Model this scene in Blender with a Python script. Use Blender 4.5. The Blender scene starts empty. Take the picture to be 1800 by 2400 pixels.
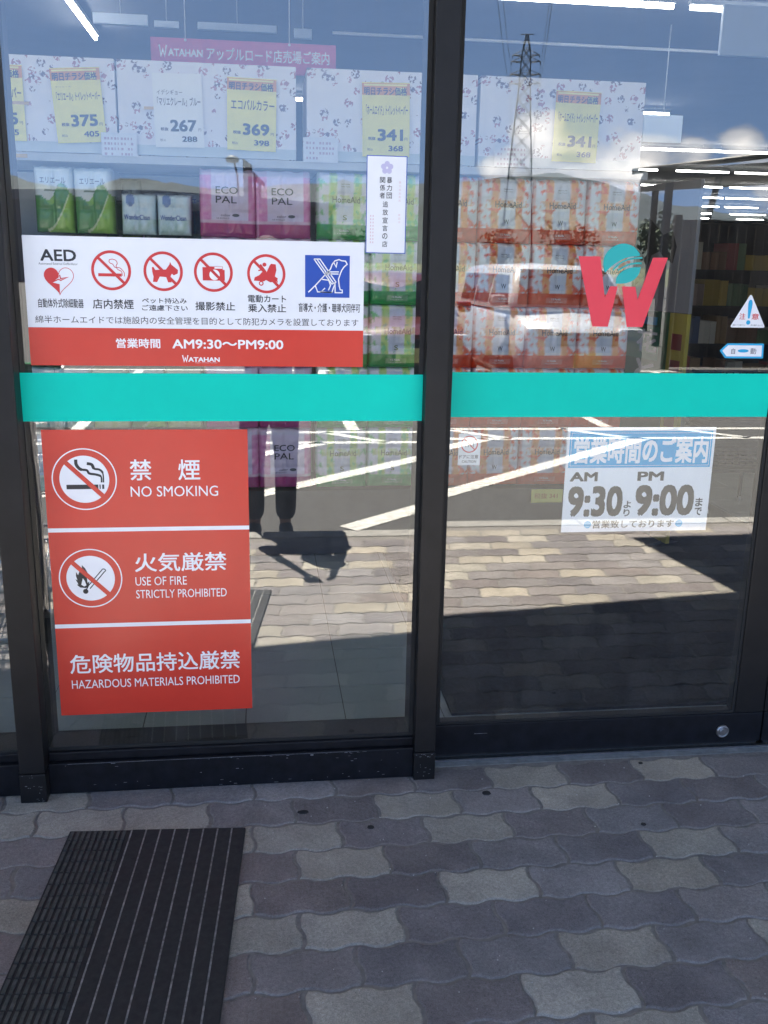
import bpy, bmesh, math, random
from mathutils import Vector, Matrix, noise
random.seed(11)
SC = bpy.context.scene
COL = SC.collection
rad = math.radians

# ------------------------------------------------------------------ camera
cd = bpy.data.cameras.new("camera"); cam = bpy.data.objects.new("camera", cd); COL.objects.link(cam)
SC.camera = cam
PITCH, YAW, ROLL = .2558, .13118, .01977
def cam_matrix():
    cp, sp, cy, sy = math.cos(PITCH), math.sin(PITCH), math.cos(YAW), math.sin(YAW)
    f = Vector((sy*cp, cy*cp, -sp)); r = Vector((cy, -sy, 0)); u = r.cross(f)
    c, s = math.cos(ROLL), math.sin(ROLL)
    r, u = c*r + s*u, -s*r + c*u
    return Matrix(((r.x, u.x, -f.x, 0.0), (r.y, u.y, -f.y, -2.417), (r.z, u.z, -f.z, 1.42), (0, 0, 0, 1)))
cam.matrix_world = cam_matrix()
cd.sensor_fit = 'VERTICAL'; cd.sensor_height = 36.0; cd.lens = 36.0*2240.1/2400.0
cd.clip_start = .01; cd.clip_end = 20000

# ------------------------------------------------------------------ light, sky, exposure
SUNV = Vector((-.16, -.51, 1.0)).normalized()              # towards the sun, behind the photographer
SUN_EL = math.asin(SUNV.z)
sd = bpy.data.lights.new("sun", 'SUN'); sun = bpy.data.objects.new("sun", sd); COL.objects.link(sun)
sd.energy = 5.0; sd.angle = rad(.5); sd.color = (1.0, .94, .83)
sun.rotation_euler = SUNV.to_track_quat('Z', 'Y').to_euler(); sun.location = (0, -30, 40)
SC.view_settings.view_transform = 'Standard'; SC.view_settings.look = 'None'
SC.view_settings.gamma = 1; SC.view_settings.exposure = 3.12
SC.view_settings.use_curve_mapping = False

def N(nt, t, **kw):
    n = nt.nodes.new(t)
    for k, v in kw.items():
        if k in n.inputs.keys() if isinstance(k, str) else False: n.inputs[k].default_value = v
        else: setattr(n, k, v)
    return n
def math_node(nt, op, a, b=None, clamp=False):
    n = nt.nodes.new('ShaderNodeMath'); n.operation = op; n.use_clamp = clamp
    for i, v in enumerate((a, b)):
        if v is None: continue
        if hasattr(v, 'is_output'): nt.links.new(v, n.inputs[i])
        else: n.inputs[i].default_value = v
    return n.outputs[0]
def maprange(nt, v, a, b, c=0.0, d=1.0):
    n = nt.nodes.new('ShaderNodeMapRange'); n.clamp = True
    nt.links.new(v, n.inputs[0])
    for i, x in enumerate((a, b, c, d)): n.inputs[i+1].default_value = x
    return n.outputs[0]

W = bpy.data.worlds.new("World"); SC.world = W; W.use_nodes = True
nt = W.node_tree; nt.nodes.clear()
sky = nt.nodes.new('ShaderNodeTexSky'); sky.sky_type = 'NISHITA'; sky.sun_disc = False
sky.sun_elevation = SUN_EL; sky.sun_rotation = math.atan2(SUNV.x, SUNV.y)
sky.altitude = 500; sky.air_density = 1.0; sky.dust_density = .1; sky.ozone_density = 2.5
bg = nt.nodes.new('ShaderNodeBackground'); bg.inputs[1].default_value = .052
nt.links.new(sky.outputs[0], bg.inputs[0])
tc = nt.nodes.new('ShaderNodeTexCoord'); sep = nt.nodes.new('ShaderNodeSeparateXYZ')
lift = nt.nodes.new('ShaderNodeVectorMath'); lift.operation = 'ADD'; lift.inputs[1].default_value = (0, 0, .30)      # clear mountain air: little glare at the horizon
nrmz = nt.nodes.new('ShaderNodeVectorMath'); nrmz.operation = 'NORMALIZE'
nt.links.new(tc.outputs['Generated'], lift.inputs[0]); nt.links.new(lift.outputs[0], nrmz.inputs[0]); nt.links.new(nrmz.outputs[0], sky.inputs[0])
nt.links.new(tc.outputs['Generated'], sep.inputs[0])
mp = nt.nodes.new('ShaderNodeMapping'); mp.inputs['Scale'].default_value = (14, 14, 30)
mp.inputs['Location'].default_value = (2.3, .7, 1.9)
nt.links.new(tc.outputs['Generated'], mp.inputs[0])
nz = nt.nodes.new('ShaderNodeTexNoise'); nz.inputs['Scale'].default_value = 1.0; nz.inputs['Detail'].default_value = 7
nz.inputs['Roughness'].default_value = .56
nt.links.new(mp.outputs[0], nz.inputs[0])
# cumulus low over the hills, more of them to the north-east of the car park
side = maprange(nt, sep.outputs[0], .08, .34, -.26, -.10)
low = maprange(nt, sep.outputs[2], .085, .17, .06, -.12)
def puff(az, el, w):
    a, e = rad(az), rad(el)
    d = nt.nodes.new('ShaderNodeVectorMath'); d.operation = 'DISTANCE'
    nt.links.new(tc.outputs['Generated'], d.inputs[0])
    d.inputs[1].default_value = (math.sin(a)*math.cos(e), -math.cos(a)*math.cos(e), math.sin(e))
    return maprange(nt, d.outputs['Value'], 0, w, .42, 0.0)
cov = math_node(nt, 'ADD', math_node(nt, 'ADD', nz.outputs['Fac'], side), low)
for az, el, w in ((15.2, 7.6, .045), (16.4, 6.4, .05), (19.5, 5.6, .05), (21.5, 5.3, .04), (24.2, 5.6, .024), (26.6, 6.4, .026), (28.6, 5.0, .03), (13.2, 5.2, .03), (-60, 14, .3), (60, 15, .3)):
    cov = math_node(nt, 'ADD', cov, puff(az, el, w))
cm = maprange(nt, cov, .53, .62)
cbg = nt.nodes.new('ShaderNodeBackground')
cr = nt.nodes.new('ShaderNodeMix'); cr.data_type = 'RGBA'
cr.inputs[6].default_value = (.20, .23, .29, 1); cr.inputs[7].default_value = (.66, .63, .60, 1)
nt.links.new(maprange(nt, cov, .6, .95), cr.inputs[0]); nt.links.new(cr.outputs[2], cbg.inputs[0])
ms = nt.nodes.new('ShaderNodeMixShader'); wo = nt.nodes.new('ShaderNodeOutputWorld')
nt.links.new(cm, ms.inputs[0]); nt.links.new(bg.outputs[0], ms.inputs[1]); nt.links.new(cbg.outputs[0], ms.inputs[2])
nt.links.new(ms.outputs[0], wo.inputs[0])

# ------------------------------------------------------------------ materials
MATS = {}
def paver_mat():
    m = bpy.data.materials.new('concrete_paver'); m.use_nodes = True; nt = m.node_tree; p = nt.nodes['Principled BSDF']
    p.inputs['Roughness'].default_value = .9; p.inputs['Specular IOR Level'].default_value = .3
    t = nt.nodes.new('ShaderNodeTexCoord'); a = nt.nodes.new('ShaderNodeAttribute'); a.attribute_name = 'tint'
    def nz(scale, detail, lo, hi, c, d):
        z = nt.nodes.new('ShaderNodeTexNoise'); z.inputs['Scale'].default_value = scale; z.inputs['Detail'].default_value = detail; z.inputs['Roughness'].default_value = .7
        nt.links.new(t.outputs['Object'], z.inputs[0]); return maprange(nt, z.outputs['Fac'], lo, hi, c, d), z
    g1, z1 = nz(7, 6, .3, .7, .80, 1.20); g2, z2 = nz(110, 4, .3, .7, .80, 1.20); g3, z3 = nz(420, 2, .25, .75, .70, 1.32); g4, _ = nz(2.1, 3, .35, .65, .88, 1.10)
    v = nt.nodes.new('ShaderNodeTexVoronoi'); v.inputs['Scale'].default_value = 95; nt.links.new(t.outputs['Object'], v.inputs[0])
    pit = maprange(nt, v.outputs['Distance'], .05, .16, .62, 1.0)
    f = math_node(nt, 'MULTIPLY', math_node(nt, 'MULTIPLY', math_node(nt, 'MULTIPLY', g1, g2), math_node(nt, 'MULTIPLY', g3, g4)), pit)
    dust = nt.nodes.new('ShaderNodeMix'); dust.data_type = 'RGBA'; dust.inputs[7].default_value = (.27, .25, .235, 1)
    gd, _ = nz(3.3, 8, .48, .78, 0.0, .55); nt.links.new(gd, dust.inputs[0]); nt.links.new(a.outputs['Color'], dust.inputs[6])
    mx = nt.nodes.new('ShaderNodeMix'); mx.data_type = 'RGBA'; mx.blend_type = 'MULTIPLY'; mx.inputs[0].default_value = 1
    nt.links.new(dust.outputs[2], mx.inputs[6]); nt.links.new(f, mx.inputs[7]); nt.links.new(mx.outputs[2], p.inputs['Base Color'])
    b = nt.nodes.new('ShaderNodeBump'); b.inputs['Strength'].default_value = .7; b.inputs['Distance'].default_value = .0025
    nt.links.new(math_node(nt, 'ADD', z2.outputs['Fac'], math_node(nt, 'MULTIPLY', z3.outputs['Fac'], .6)), b.inputs['Height']); nt.links.new(b.outputs[0], p.inputs['Normal'])
    return m
def mat(name, col, rough=.5, metal=0.0, var=0.0, scale=20.0, bump=0.0, coat=0.0, spec=.5, emit=None, attr=None):
    """Principled material with an optional noise variation of its colour and a fine bump."""
    if name in MATS: return MATS[name]
    m = bpy.data.materials.new(name); m.use_nodes = True; nt = m.node_tree
    p = nt.nodes['Principled BSDF']
    p.inputs['Roughness'].default_value = rough; p.inputs['Metallic'].default_value = metal
    p.inputs['Specular IOR Level'].default_value = spec
    p.inputs['Coat Weight'].default_value = coat; p.inputs['Coat Roughness'].default_value = .08
    src = None
    if attr:
        a = nt.nodes.new('ShaderNodeAttribute'); a.attribute_name = attr; src = a.outputs['Color']
    if var or bump:
        t = nt.nodes.new('ShaderNodeTexCoord'); z = nt.nodes.new('ShaderNodeTexNoise')
        z.inputs['Scale'].default_value = scale; z.inputs['Detail'].default_value = 6; z.inputs['Roughness'].default_value = .65
        nt.links.new(t.outputs['Object'], z.inputs[0])
    if var:
        mx = nt.nodes.new('ShaderNodeMix'); mx.data_type = 'RGBA'; mx.blend_type = 'MULTIPLY'
        mx.inputs[0].default_value = 1.0
        if src: nt.links.new(src, mx.inputs[6])
        else: mx.inputs[6].default_value = (*col, 1)
        g = maprange(nt, z.outputs['Fac'], .3, .7, 1-var, 1+var)
        nt.links.new(g, mx.inputs[7]); src = mx.outputs[2]
    if bump:
        b = nt.nodes.new('ShaderNodeBump'); b.inputs['Strength'].default_value = bump; b.inputs['Distance'].default_value = .002
        nt.links.new(z.outputs['Fac'], b.inputs['Height']); nt.links.new(b.outputs[0], p.inputs['Normal'])
    if src: nt.links.new(src, p.inputs['Base Color'])
    else: p.inputs['Base Color'].default_value = (*col, 1)
    if emit:
        p.inputs['Emission Color'].default_value = (*emit[0], 1); p.inputs['Emission Strength'].default_value = emit[1]
    MATS[name] = m
    return m

def glass_mat(name, tint, r0, pale=1.0):
    m = bpy.data.materials.new(name); m.use_nodes = True; nt = m.node_tree; nt.nodes.clear()
    o = nt.nodes.new('ShaderNodeOutputMaterial'); mx = nt.nodes.new('ShaderNodeMixShader')
    tr = nt.nodes.new('ShaderNodeBsdfTransparent'); tr.inputs[0].default_value = (*tint, 1)
    gl = nt.nodes.new('ShaderNodeBsdfGlossy'); gl.inputs['Roughness'].default_value = 0.0
    gl.inputs[0].default_value = (1, 1, 1, 1)
    lw = nt.nodes.new('ShaderNodeLayerWeight'); lw.inputs[0].default_value = .5
    f5 = math_node(nt, 'POWER', lw.outputs['Facing'], 5.0)
    fac = math_node(nt, 'ADD', math_node(nt, 'MULTIPLY', f5, 1-r0), r0, True)
    nt.links.new(fac, mx.inputs[0]); nt.links.new(tr.outputs[0], mx.inputs[1]); nt.links.new(gl.outputs[0], mx.inputs[2])
    if r0 > .05:
        df = nt.nodes.new('ShaderNodeBsdfDiffuse'); df.inputs[0].default_value = (.6, .58, .54, 1)
        t = nt.nodes.new('ShaderNodeTexCoord'); mp = nt.nodes.new('ShaderNodeMapping'); mp.inputs['Scale'].default_value = (9, 1, 2.2)
        z = nt.nodes.new('ShaderNodeTexNoise'); z.inputs['Scale'].default_value = 1.6; z.inputs['Detail'].default_value = 9; z.inputs['Roughness'].default_value = .7
        nt.links.new(t.outputs['Object'], mp.inputs[0]); nt.links.new(mp.outputs[0], z.inputs[0])
        m2 = nt.nodes.new('ShaderNodeMixShader'); nt.links.new(maprange(nt, z.outputs['Fac'], .45, .75, .003, .045), m2.inputs[0])
        nt.links.new(mx.outputs[0], m2.inputs[1]); nt.links.new(df.outputs[0], m2.inputs[2]); nt.links.new(m2.outputs[0], o.inputs[0])
    else: nt.links.new(mx.outputs[0], o.inputs[0])
    return m

M = {}
M['alu'] = mat('dark_anodised_aluminium', (.0125, .012, .0125), .45, .0, .25, 9, .08, spec=.28)
M['alu_kick'] = mat('scuffed_dark_aluminium', (.0085, .009, .012), .5, .0, .45, 26, .15, spec=.25)
M['gasket'] = mat('black_rubber_gasket', (.012, .012, .012), .7)
M['scuff'] = mat('bare_metal_scratch', (.22, .22, .24), .5, .0, .5, 120)
M['glass'] = glass_mat('window_glass', (.93, .955, .95), .145)
M['steel'] = mat('brushed_steel', (.55, .55, .56), .3, 1.0, .15, 60)
M['white'] = mat('white_paint', (.78, .78, .77), .45, 0, .05, 5)
M['paperwhite'] = mat('white_printed_film', (.80, .82, .86), .28, 0, .03, 5, .5)
M['paper'] = mat('white_paper', (.80, .80, .79), .7)
M['black_ink'] = mat('black_print', (.018, .018, .022), .4)
M['grey_ink'] = mat('grey_print', (.12, .12, .14), .5)
M['red_film'] = mat('red_printed_film', (.62, .045, .028), .26, 0, .05, 4, .6)
M['red_ink'] = mat('red_print', (.60, .03, .03), .35)
M['blue_ink'] = mat('blue_print', (.012, .07, .42), .35)
M['cyan_ink'] = mat('light_blue_print', (.004, .36, .66), .4)
M['white_ink'] = mat('white_print', (.85, .85, .87), .3)
M['teal'] = mat('teal_adhesive_film', (.0, .60, .465), .42, 0, .05, 4, .4, spec=.14)
M['rosered'] = mat('rose_red_film', (.78, .045, .075), .35)
M['tealdecal'] = mat('teal_decal', (.01, .42, .42), .35)
M['yellow_card'] = mat('yellow_card', (.80, .74, .20), .55, 0, .04, 30)
M['orange_ink'] = mat('orange_print', (.62, .26, .06), .5)
M['pink_ink'] = mat('rose_print', (.50, .05, .13), .5)
M['tape'] = mat('tan_tape', (.55, .38, .18), .4)
M['rubber'] = mat('black_rubber', (.024, .0225, .022), .88, 0, .35, 60, .3)
M['rubber2'] = mat('worn_grey_rubber', (.062, .062, .056), .88, 0, .4, 50, .3)
M['rubber_line'] = mat('dusty_groove', (.23, .22, .21), .9, 0, .6, 70)
M['mat_pile'] = mat('dark_fibre_mat', (.012, .014, .018), .95, 0, .7, 55, .8)
M['asphalt'] = mat('asphalt', (.062, .060, .057), .9, 0, .25, 30, .4)
M['line'] = mat('white_road_paint', (.55, .54, .50), .75, 0, .35, 24)
M['curb'] = mat('curb_concrete', (.27, .26, .24), .85, 0, .2, 20, .3)
M['mortar'] = mat('grey_mortar', (.19, .20, .20), .9, 0, .3, 25, .4)
M['sand'] = mat('joint_sand', (.19, .175, .16), .95, 0, .25, 60, .4)
M['paver'] = paver_mat()
M['print'] = mat('printed_film_pack', (.5, .5, .5), .24, 0, 0, 1, coat=.6, attr='tint')
M['goods'] = mat('packaged_goods', (.5, .5, .5), .5, attr='tint')
M['rack'] = mat('grey_rack_steel', (.46, .48, .50), .45, 0, .08, 8)
M['rack_dark'] = mat('dark_rack_base', (.035, .035, .038), .6, 0, .2, 12)
M['tile'] = mat('store_floor_tile', (.22, .26, .275), .35, 0, .12, 3)
M['tile_joint'] = mat('tile_joint', (.03, .03, .032), .8)
M['ceil'] = mat('store_ceiling_board', (.16, .17, .19), .9, 0, .06, 2)
M['wallin'] = mat('store_wall', (.22, .22, .22), .8, 0, .08, 2)
M['render'] = mat('facade_panel', (.42, .40, .37), .7, 0, .06, 3)
M['soffit'] = mat('canopy_soffit', (.20, .20, .20), .7, 0, .05, 3)
M['roof'] = mat('roof_sheet', (.20, .20, .21), .6, 0, .1, 3)
M['tube'] = mat('led_tube', (.9, .9, .9), .4, emit=((1.0, .97, .92), 3.9))
M['lampbody'] = mat('lamp_body', (.5, .5, .5), .5)

# ------------------------------------------------------------------ mesh helpers
def box(bm, x0, x1, y0, y1, z0, z1, bev=0.0, mi=0):
    vs = [bm.verts.new((x, y, z)) for z in (z0, z1) for y in (y0, y1) for x in (x0, x1)]
    fs = [bm.faces.new([vs[i] for i in q]) for q in ((0, 2, 3, 1), (4, 5, 7, 6), (0, 1, 5, 4), (2, 6, 7, 3), (0, 4, 6, 2), (1, 3, 7, 5))]
    for f in fs: f.material_index = mi
    if bev:
        es = list({e for f in fs for e in f.edges})
        r = bmesh.ops.bevel(bm, geom=es, offset=bev, segments=2, affect='EDGES', profile=.6)
        for f in r['faces']: f.material_index = mi
    return fs
def tube(bm, pts, r, n=8, mi=0, cap=True):
    """A round bar through the points; r a number or one radius per point."""
    pts = [Vector(p) for p in pts]; rs = r if isinstance(r, (list, tuple)) else [r]*len(pts)
    rings = []
    for i, p in enumerate(pts):
        d = (pts[min(i+1, len(pts)-1)] - pts[max(i-1, 0)]).normalized()
        a = d.cross(Vector((0, 0, 1)) if abs(d.z) < .9 else Vector((1, 0, 0))).normalized(); b = d.cross(a)
        rings.append([bm.verts.new(p + rs[i]*(math.cos(2*math.pi*k/n)*a + math.sin(2*math.pi*k/n)*b)) for k in range(n)])
    for q, s in zip(rings, rings[1:]):
        for k in range(n):
            f = bm.faces.new((q[k], q[(k+1) % n], s[(k+1) % n], s[k])); f.material_index = mi; f.smooth = True
    if cap:
        for q in (rings[0][::-1], rings[-1]):
            f = bm.faces.new(q); f.material_index = mi
def ring(bm, c, axis, R, r, n=28, m=8, mi=0):
    axis = Vector(axis).normalized(); c = Vector(c)
    a = axis.cross(Vector((0, 0, 1)) if abs(axis.z) < .9 else Vector((1, 0, 0))).normalized(); b = axis.cross(a)
    rr = []
    for i in range(n):
        t = 2*math.pi*i/n; d = math.cos(t)*a + math.sin(t)*b
        rr.append([bm.verts.new(c + d*(R + r*math.cos(2*math.pi*k/m)) + axis*r*math.sin(2*math.pi*k/m)) for k in range(m)])
    for i in range(n):
        q, s = rr[i], rr[(i+1) % n]
        for k in range(m):
            f = bm.faces.new((q[k], q[(k+1) % m], s[(k+1) % m], s[k])); f.smooth = True; f.material_index = mi
def disc_prism(bm, c, axis, R, h, n=24, mi=0):
    c = Vector(c); ax = Vector(axis).normalized()
    tube(bm, [c - ax*h/2, c + ax*h/2], R, n, mi)
def lathe(bm, prof, c=(0, 0, 0), n=24, mi=0):
    rr = [[bm.verts.new((c[0]+r*math.cos(2*math.pi*k/n), c[1]+r*math.sin(2*math.pi*k/n), c[2]+z)) for k in range(n)] for r, z in prof]
    for q, s in zip(rr, rr[1:]):
        for k in range(n):
            f = bm.faces.new((q[k], q[(k+1) % n], s[(k+1) % n], s[k])); f.smooth = True; f.material_index = mi
    bm.faces.new(rr[0][::-1]).material_index = mi; bm.faces.new(rr[-1]).material_index = mi
def prism(bm, poly, y0, y1, mi=0):
    """Polygon in XZ extruded from y0 (front) to y1."""
    a = [bm.verts.new((x, y0, z)) for x, z in poly]; b = [bm.verts.new((x, y1, z)) for x, z in poly]
    f = bm.faces.new(a); f.material_index = mi; f = bm.faces.new(b[::-1]); f.material_index = mi
    for i in range(len(a)):
        j = (i+1) % len(a); f = bm.faces.new((a[j], a[i], b[i], b[j])); f.material_index = mi
    bmesh.ops.recalc_face_normals(bm, faces=bm.faces[:])
def build(name, bm, mats, parent=None, loc=None, smooth=False):
    """Link a bmesh given in world coordinates as one object; its origin goes to loc (or its parent's)."""
    me = bpy.data.meshes.new(name)
    o = bpy.data.objects.new(name, me); COL.objects.link(o)
    off = Vector((0, 0, 0))
    if parent is not None:
        o.parent = parent; p = parent
        while p is not None: off += p.location; p = p.parent
    elif loc is not None:
        o.location = loc; off = Vector(loc)
    if off.length: bmesh.ops.translate(bm, verts=bm.verts[:], vec=-off)
    if smooth:
        for f in bm.faces: f.smooth = True
    bm.to_mesh(me); bm.free()
    for m in (mats if isinstance(mats, (list, tuple)) else [mats]): me.materials.append(m)
    return o
def tag(o, label=None, cat=None, group=None, kind=None):
    if label: o['label'] = label
    if cat: o['category'] = cat
    if group: o['group'] = group
    if kind: o['kind'] = kind
    return o
def empty(name, loc, label, cat, group=None, rz=0.0):
    o = bpy.data.objects.new(name, None); COL.objects.link(o); o.location = loc; o.rotation_euler = (0, 0, rz)
    o.empty_display_size = .1
    return tag(o, label, cat, group)
def copy_thing(root, loc=None, label=None, rz=None):
    c = root.copy(); COL.objects.link(c)
    if loc is not None: c.location = loc
    if rz is not None: c.rotation_euler = (0, 0, rz)
    if label: c['label'] = label
    for ch in root.children:
        d = ch.copy(); COL.objects.link(d); d.parent = c; d.matrix_parent_inverse = ch.matrix_parent_inverse.copy()
        for g in ch.children:
            e = g.copy(); COL.objects.link(e); e.parent = d
    return c
B = bmesh.new

# ---------------- lettering: text laid out in the XZ plane, facing -Y, stretched to a box
def text_into(bm, s, x0, z0, x1, z1, y, bold=0.0, mi=0, slope=0.0, keep=False, res=3):
    """bold: extra stroke weight in em, laid as shifted impressions of the same letters."""
    cu = bpy.data.curves.new("t", 'FONT'); cu.body = s; cu.size = 1.0
    cu.resolution_u = res; cu.fill_mode = 'FRONT'
    ob = bpy.data.objects.new("t", cu)
    me = bpy.data.meshes.new_from_object(ob)
    if len(me.vertices):
        b = max(bold, 0)
        shifts = [(0, 0)] if b < .004 else [(-b, -b), (b, -b), (b, b), (-b, b)] + ([(0, 0)] if b > .02 else [])
        xs = [v.co.x for v in me.vertices]; ys = [v.co.y for v in me.vertices]
        ax, bx, ay, by = min(xs)-b, max(xs)+b, min(ys)-b, max(ys)+b
        sx = (x1-x0)/max(bx-ax, 1e-6); sz = (z1-z0)/max(by-ay, 1e-6)
        if keep: sx = sz
        for n_, (dx, dy) in enumerate(shifts):
            vs = [bm.verts.new((x0+(v.co.x+dx-ax)*sx, y-n_*1.5e-5, z0+(v.co.y+dy-ay)*sz)) for v in me.vertices]
            for p in me.polygons:
                try: f = bm.faces.new([vs[i] for i in p.vertices]); f.material_index = mi
                except ValueError: pass
    bpy.data.objects.remove(ob); bpy.data.meshes.remove(me); bpy.data.curves.remove(cu)
def poly(bm, pts, y, mi=0):
    f = bm.faces.new([bm.verts.new((x, y, z)) for x, z in pts]); f.material_index = mi
    f.normal_update()
    if f.normal.y > 0: f.normal_flip()
def rect(bm, x0, z0, x1, z1, y, mi=0): poly(bm, [(x0, z0), (x1, z0), (x1, z1), (x0, z1)], y, mi)
def disc(bm, cx, cz, r, y, mi=0, n=40, rz=None):
    poly(bm, [(cx+r*math.cos(2*math.pi*i/n), cz+(rz or r)*math.sin(2*math.pi*i/n)) for i in range(n)], y, mi)
def annulus(bm, cx, cz, r0, r1, y, mi=0, n=48, a0=0.0, a1=2*math.pi):
    full = abs(a1-a0-2*math.pi) < 1e-6
    k = n if full else n+1
    A = [[bm.verts.new((cx+r*math.cos(a0+(a1-a0)*i/n), y, cz+r*math.sin(a0+(a1-a0)*i/n))) for i in range(k)] for r in (r0, r1)]
    for i in range(n):
        j = (i+1) % k
        f = bm.faces.new((A[0][i], A[0][j], A[1][j], A[1][i])); f.material_index = mi
        f.normal_update()
        if f.normal.y > 0: f.normal_flip()
def stroke(bm, pts, w, y, mi=0):
    """A drawn line of width w through the points, mitred."""
    P = [Vector((x, z)) for x, z in pts]; L, Rr = [], []
    ws = w if isinstance(w, (list, tuple)) else [w]*len(P)
    for i, p in enumerate(P):
        d1 = (P[i]-P[i-1]).normalized() if i else (P[1]-P[0]).normalized()
        d2 = (P[i+1]-P[i]).normalized() if i < len(P)-1 else d1
        d = (d1+d2); d = d.normalized() if d.length > 1e-6 else d1
        nrm = Vector((-d.y, d.x)); c = max(.5, nrm.dot(Vector((-d1.y, d1.x))))
        L.append(p+nrm*ws[i]/2/c); Rr.append(p-nrm*ws[i]/2/c)
    for i in range(len(P)-1):
        poly(bm, [tuple(Rr[i]), tuple(Rr[i+1]), tuple(L[i+1]), tuple(L[i])], y, mi)
def smooth_pts(pts, k=6):
    """Catmull-Rom through the points."""
    P = [Vector(p) for p in pts]; out = []
    for i in range(len(P)-1):
        p0, p1, p2, p3 = P[max(i-1, 0)], P[i], P[i+1], P[min(i+2, len(P)-1)]
        for j in range(k):
            t = j/k
            out.append(tuple(.5*((2*p1) + (p2-p0)*t + (2*p0-5*p1+4*p2-p3)*t*t + (3*p1-p0-3*p2+p3)*t**3)))
    out.append(tuple(P[-1])); return out

M['glass_back'] = glass_mat('window_glass_inner', (.985, .99, .985), .012)

# ================================================================== SETTING: ground
bm = B(); vs = [bm.verts.new(p) for p in ((-9000, -9000, -.16), (9000, -9000, -.16), (9000, 9000, -.16), (-9000, 9000, -.16))]; bm.faces.new(vs)
tag(build('ground', bm, mat('field_ground', (.09, .10, .05), .95, 0, .4, .05)), kind='structure')
bm = B(); vs = [bm.verts.new(p) for p in ((-60, -75, -.10), (60, -75, -.10), (60, -2.53, -.10), (-60, -2.53, -.10))]; bm.faces.new(vs)
tag(build('car_park_asphalt', bm, M['asphalt']), kind='structure')
bm = B()
for i in range(-13, 13):
    box(bm, i*.9+.004, i*.9+.896, -2.538, -2.418, -.14, .002, .008)
tag(build('kerb', bm, M['curb']), kind='structure')
bm = B(); box(bm, -12, 12, -2.417, .16, -.12, -.0030); 
tag(build('paving_bed', bm, M['sand']), kind='structure')

# interlocking wave pavers: the courses near the doors keep the colours seen in the photograph
PL, PW, PY0 = .2215, .119, .0321
known = {}
def course(k, bounds, cols):
    off = .632 if k % 2 == 0 else .517
    for i, c in enumerate(cols):
        x = bounds[i]
        known[(k, round((x-off)/PL))] = c
course(0, [-.28, -.06, .173, .41, .643, .866, 1.088, 1.317], 'MMRDLDLM')
course(1, [-.15, .063, .28, .506, .751, .975, 1.187], 'MDLMLDD')
course(2, [-.048, .184, .392, .63, .85, 1.074, 1.287], 'LDLDMDM')
course(3, [-.16, .056, .29, .503, .741, .958, 1.18], 'RLDMDLM')
course(4, [-.045, .17, .397, .628, .852, 1.07], 'RDLMLD')
course(5, [-.16, .062, .283, .503, .734, .954], 'LLDDDM')
course(6, [-.27, -.054, .179, .391, .629, .846], 'RMDMLM')
course(7, [-.16, .066, .29, .512, .74, .943], 'RLDLDR')
course(8, [.19, .41, .637, .852], 'DMLM')
TINT = {'L': (.335, .306, .258), 'D': (.172, .154, .154), 'M': (.222, .203, .199), 'R': (.198, .168, .157)}
def trap(c):                      # squared-off zigzag
    return max(-1.0, min(1.0, 1.55*c))
def wave(t): return .0058*trap(math.cos(4*math.pi*t))
def swave(v): return .0052*trap(math.sin(2*math.pi*v))
bm = B(); lay = bm.loops.layers.float_color.new('tint')
rp = random.Random(5)
for k in range(0, 22):
    y1 = PY0 - k*PW; off = .632 if k % 2 == 0 else .517
    if y1 - PW < -2.44: break
    for n in range(-26, 25):
        x0 = off + n*PL
        c = known.get((k, n)) or rp.choice('LLLLLDDDDDMMMMMR')
        tv = TINT[c]; f = rp.uniform(.86, 1.14); h = rp.uniform(.9, 1.1)
        tv = (tv[0]*f*(2-h)**.25, tv[1]*f, tv[2]*f*h**.25, 1)
        g = .0030; out = []
        NL, NS = 20, 8
        for i in range(NL): t = i/NL; out.append((t, 0, 0))
        for i in range(NS): v = i/NS; out.append((1, v, 1))
        for i in range(NL): t = 1-i/NL; out.append((t, 1, 2))
        for i in range(NS): v = 1-i/NS; out.append((0, v, 3))
        dz = rp.uniform(-.0012, .0012); tx = rp.uniform(-.004, .004); ty = rp.uniform(-.006, .006)
        jx, jy = rp.uniform(-.0012, .0012), rp.uniform(-.0012, .0012)
        rings = []
        for inset, z in ((g, -.030), (g, -.0045), (g+.0020, -.0010), (g+.0050, 0.0)):
            rg = []
            for t, v, s in out:
                X = x0 + t*PL + swave(v) + jx; Y = y1 - PW + v*PW + wave(t) + jy
                cx, cy = (t-.5)*2, (v-.5)*2
                X -= inset*cx if s in (1, 3) else inset*cx; Y -= inset*cy
                rg.append(bm.verts.new((X, Y, z + dz + tx*(t-.5)*.2 + ty*(v-.5)*.1)))
            rings.append(rg)
        m_ = len(out)
        fs = [bm.faces.new(rings[-1])]
        for a, b in zip(rings, rings[1:]):
            for i in range(m_): fs.append(bm.faces.new((a[i], a[(i+1) % m_], b[(i+1) % m_], b[i])))
        edge = tuple(.60*tv[i_]+.40*(.235, .215, .195)[i_] for i_ in range(3)) + (1,)
        inner = set(rings[-1])
        for f_ in fs:
            for l in f_.loops: l[lay] = tv if l.vert in inner else edge
# cut the pavers back where the door frames stand
bmesh.ops.bisect_plane(bm, geom=bm.verts[:]+bm.edges[:]+bm.faces[:], plane_co=(0, .050, 0), plane_no=(0, 1, 0), clear_outer=True)
tag(build('paver_pavement', bm, M['paver']), kind='structure')
# mortar strip under the sliding door
bm = B(); box(bm, .44, 2.6, .049, .30, -.05, -.0015)
tag(build('threshold_floor', bm, M['mortar']), kind='structure')
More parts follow.
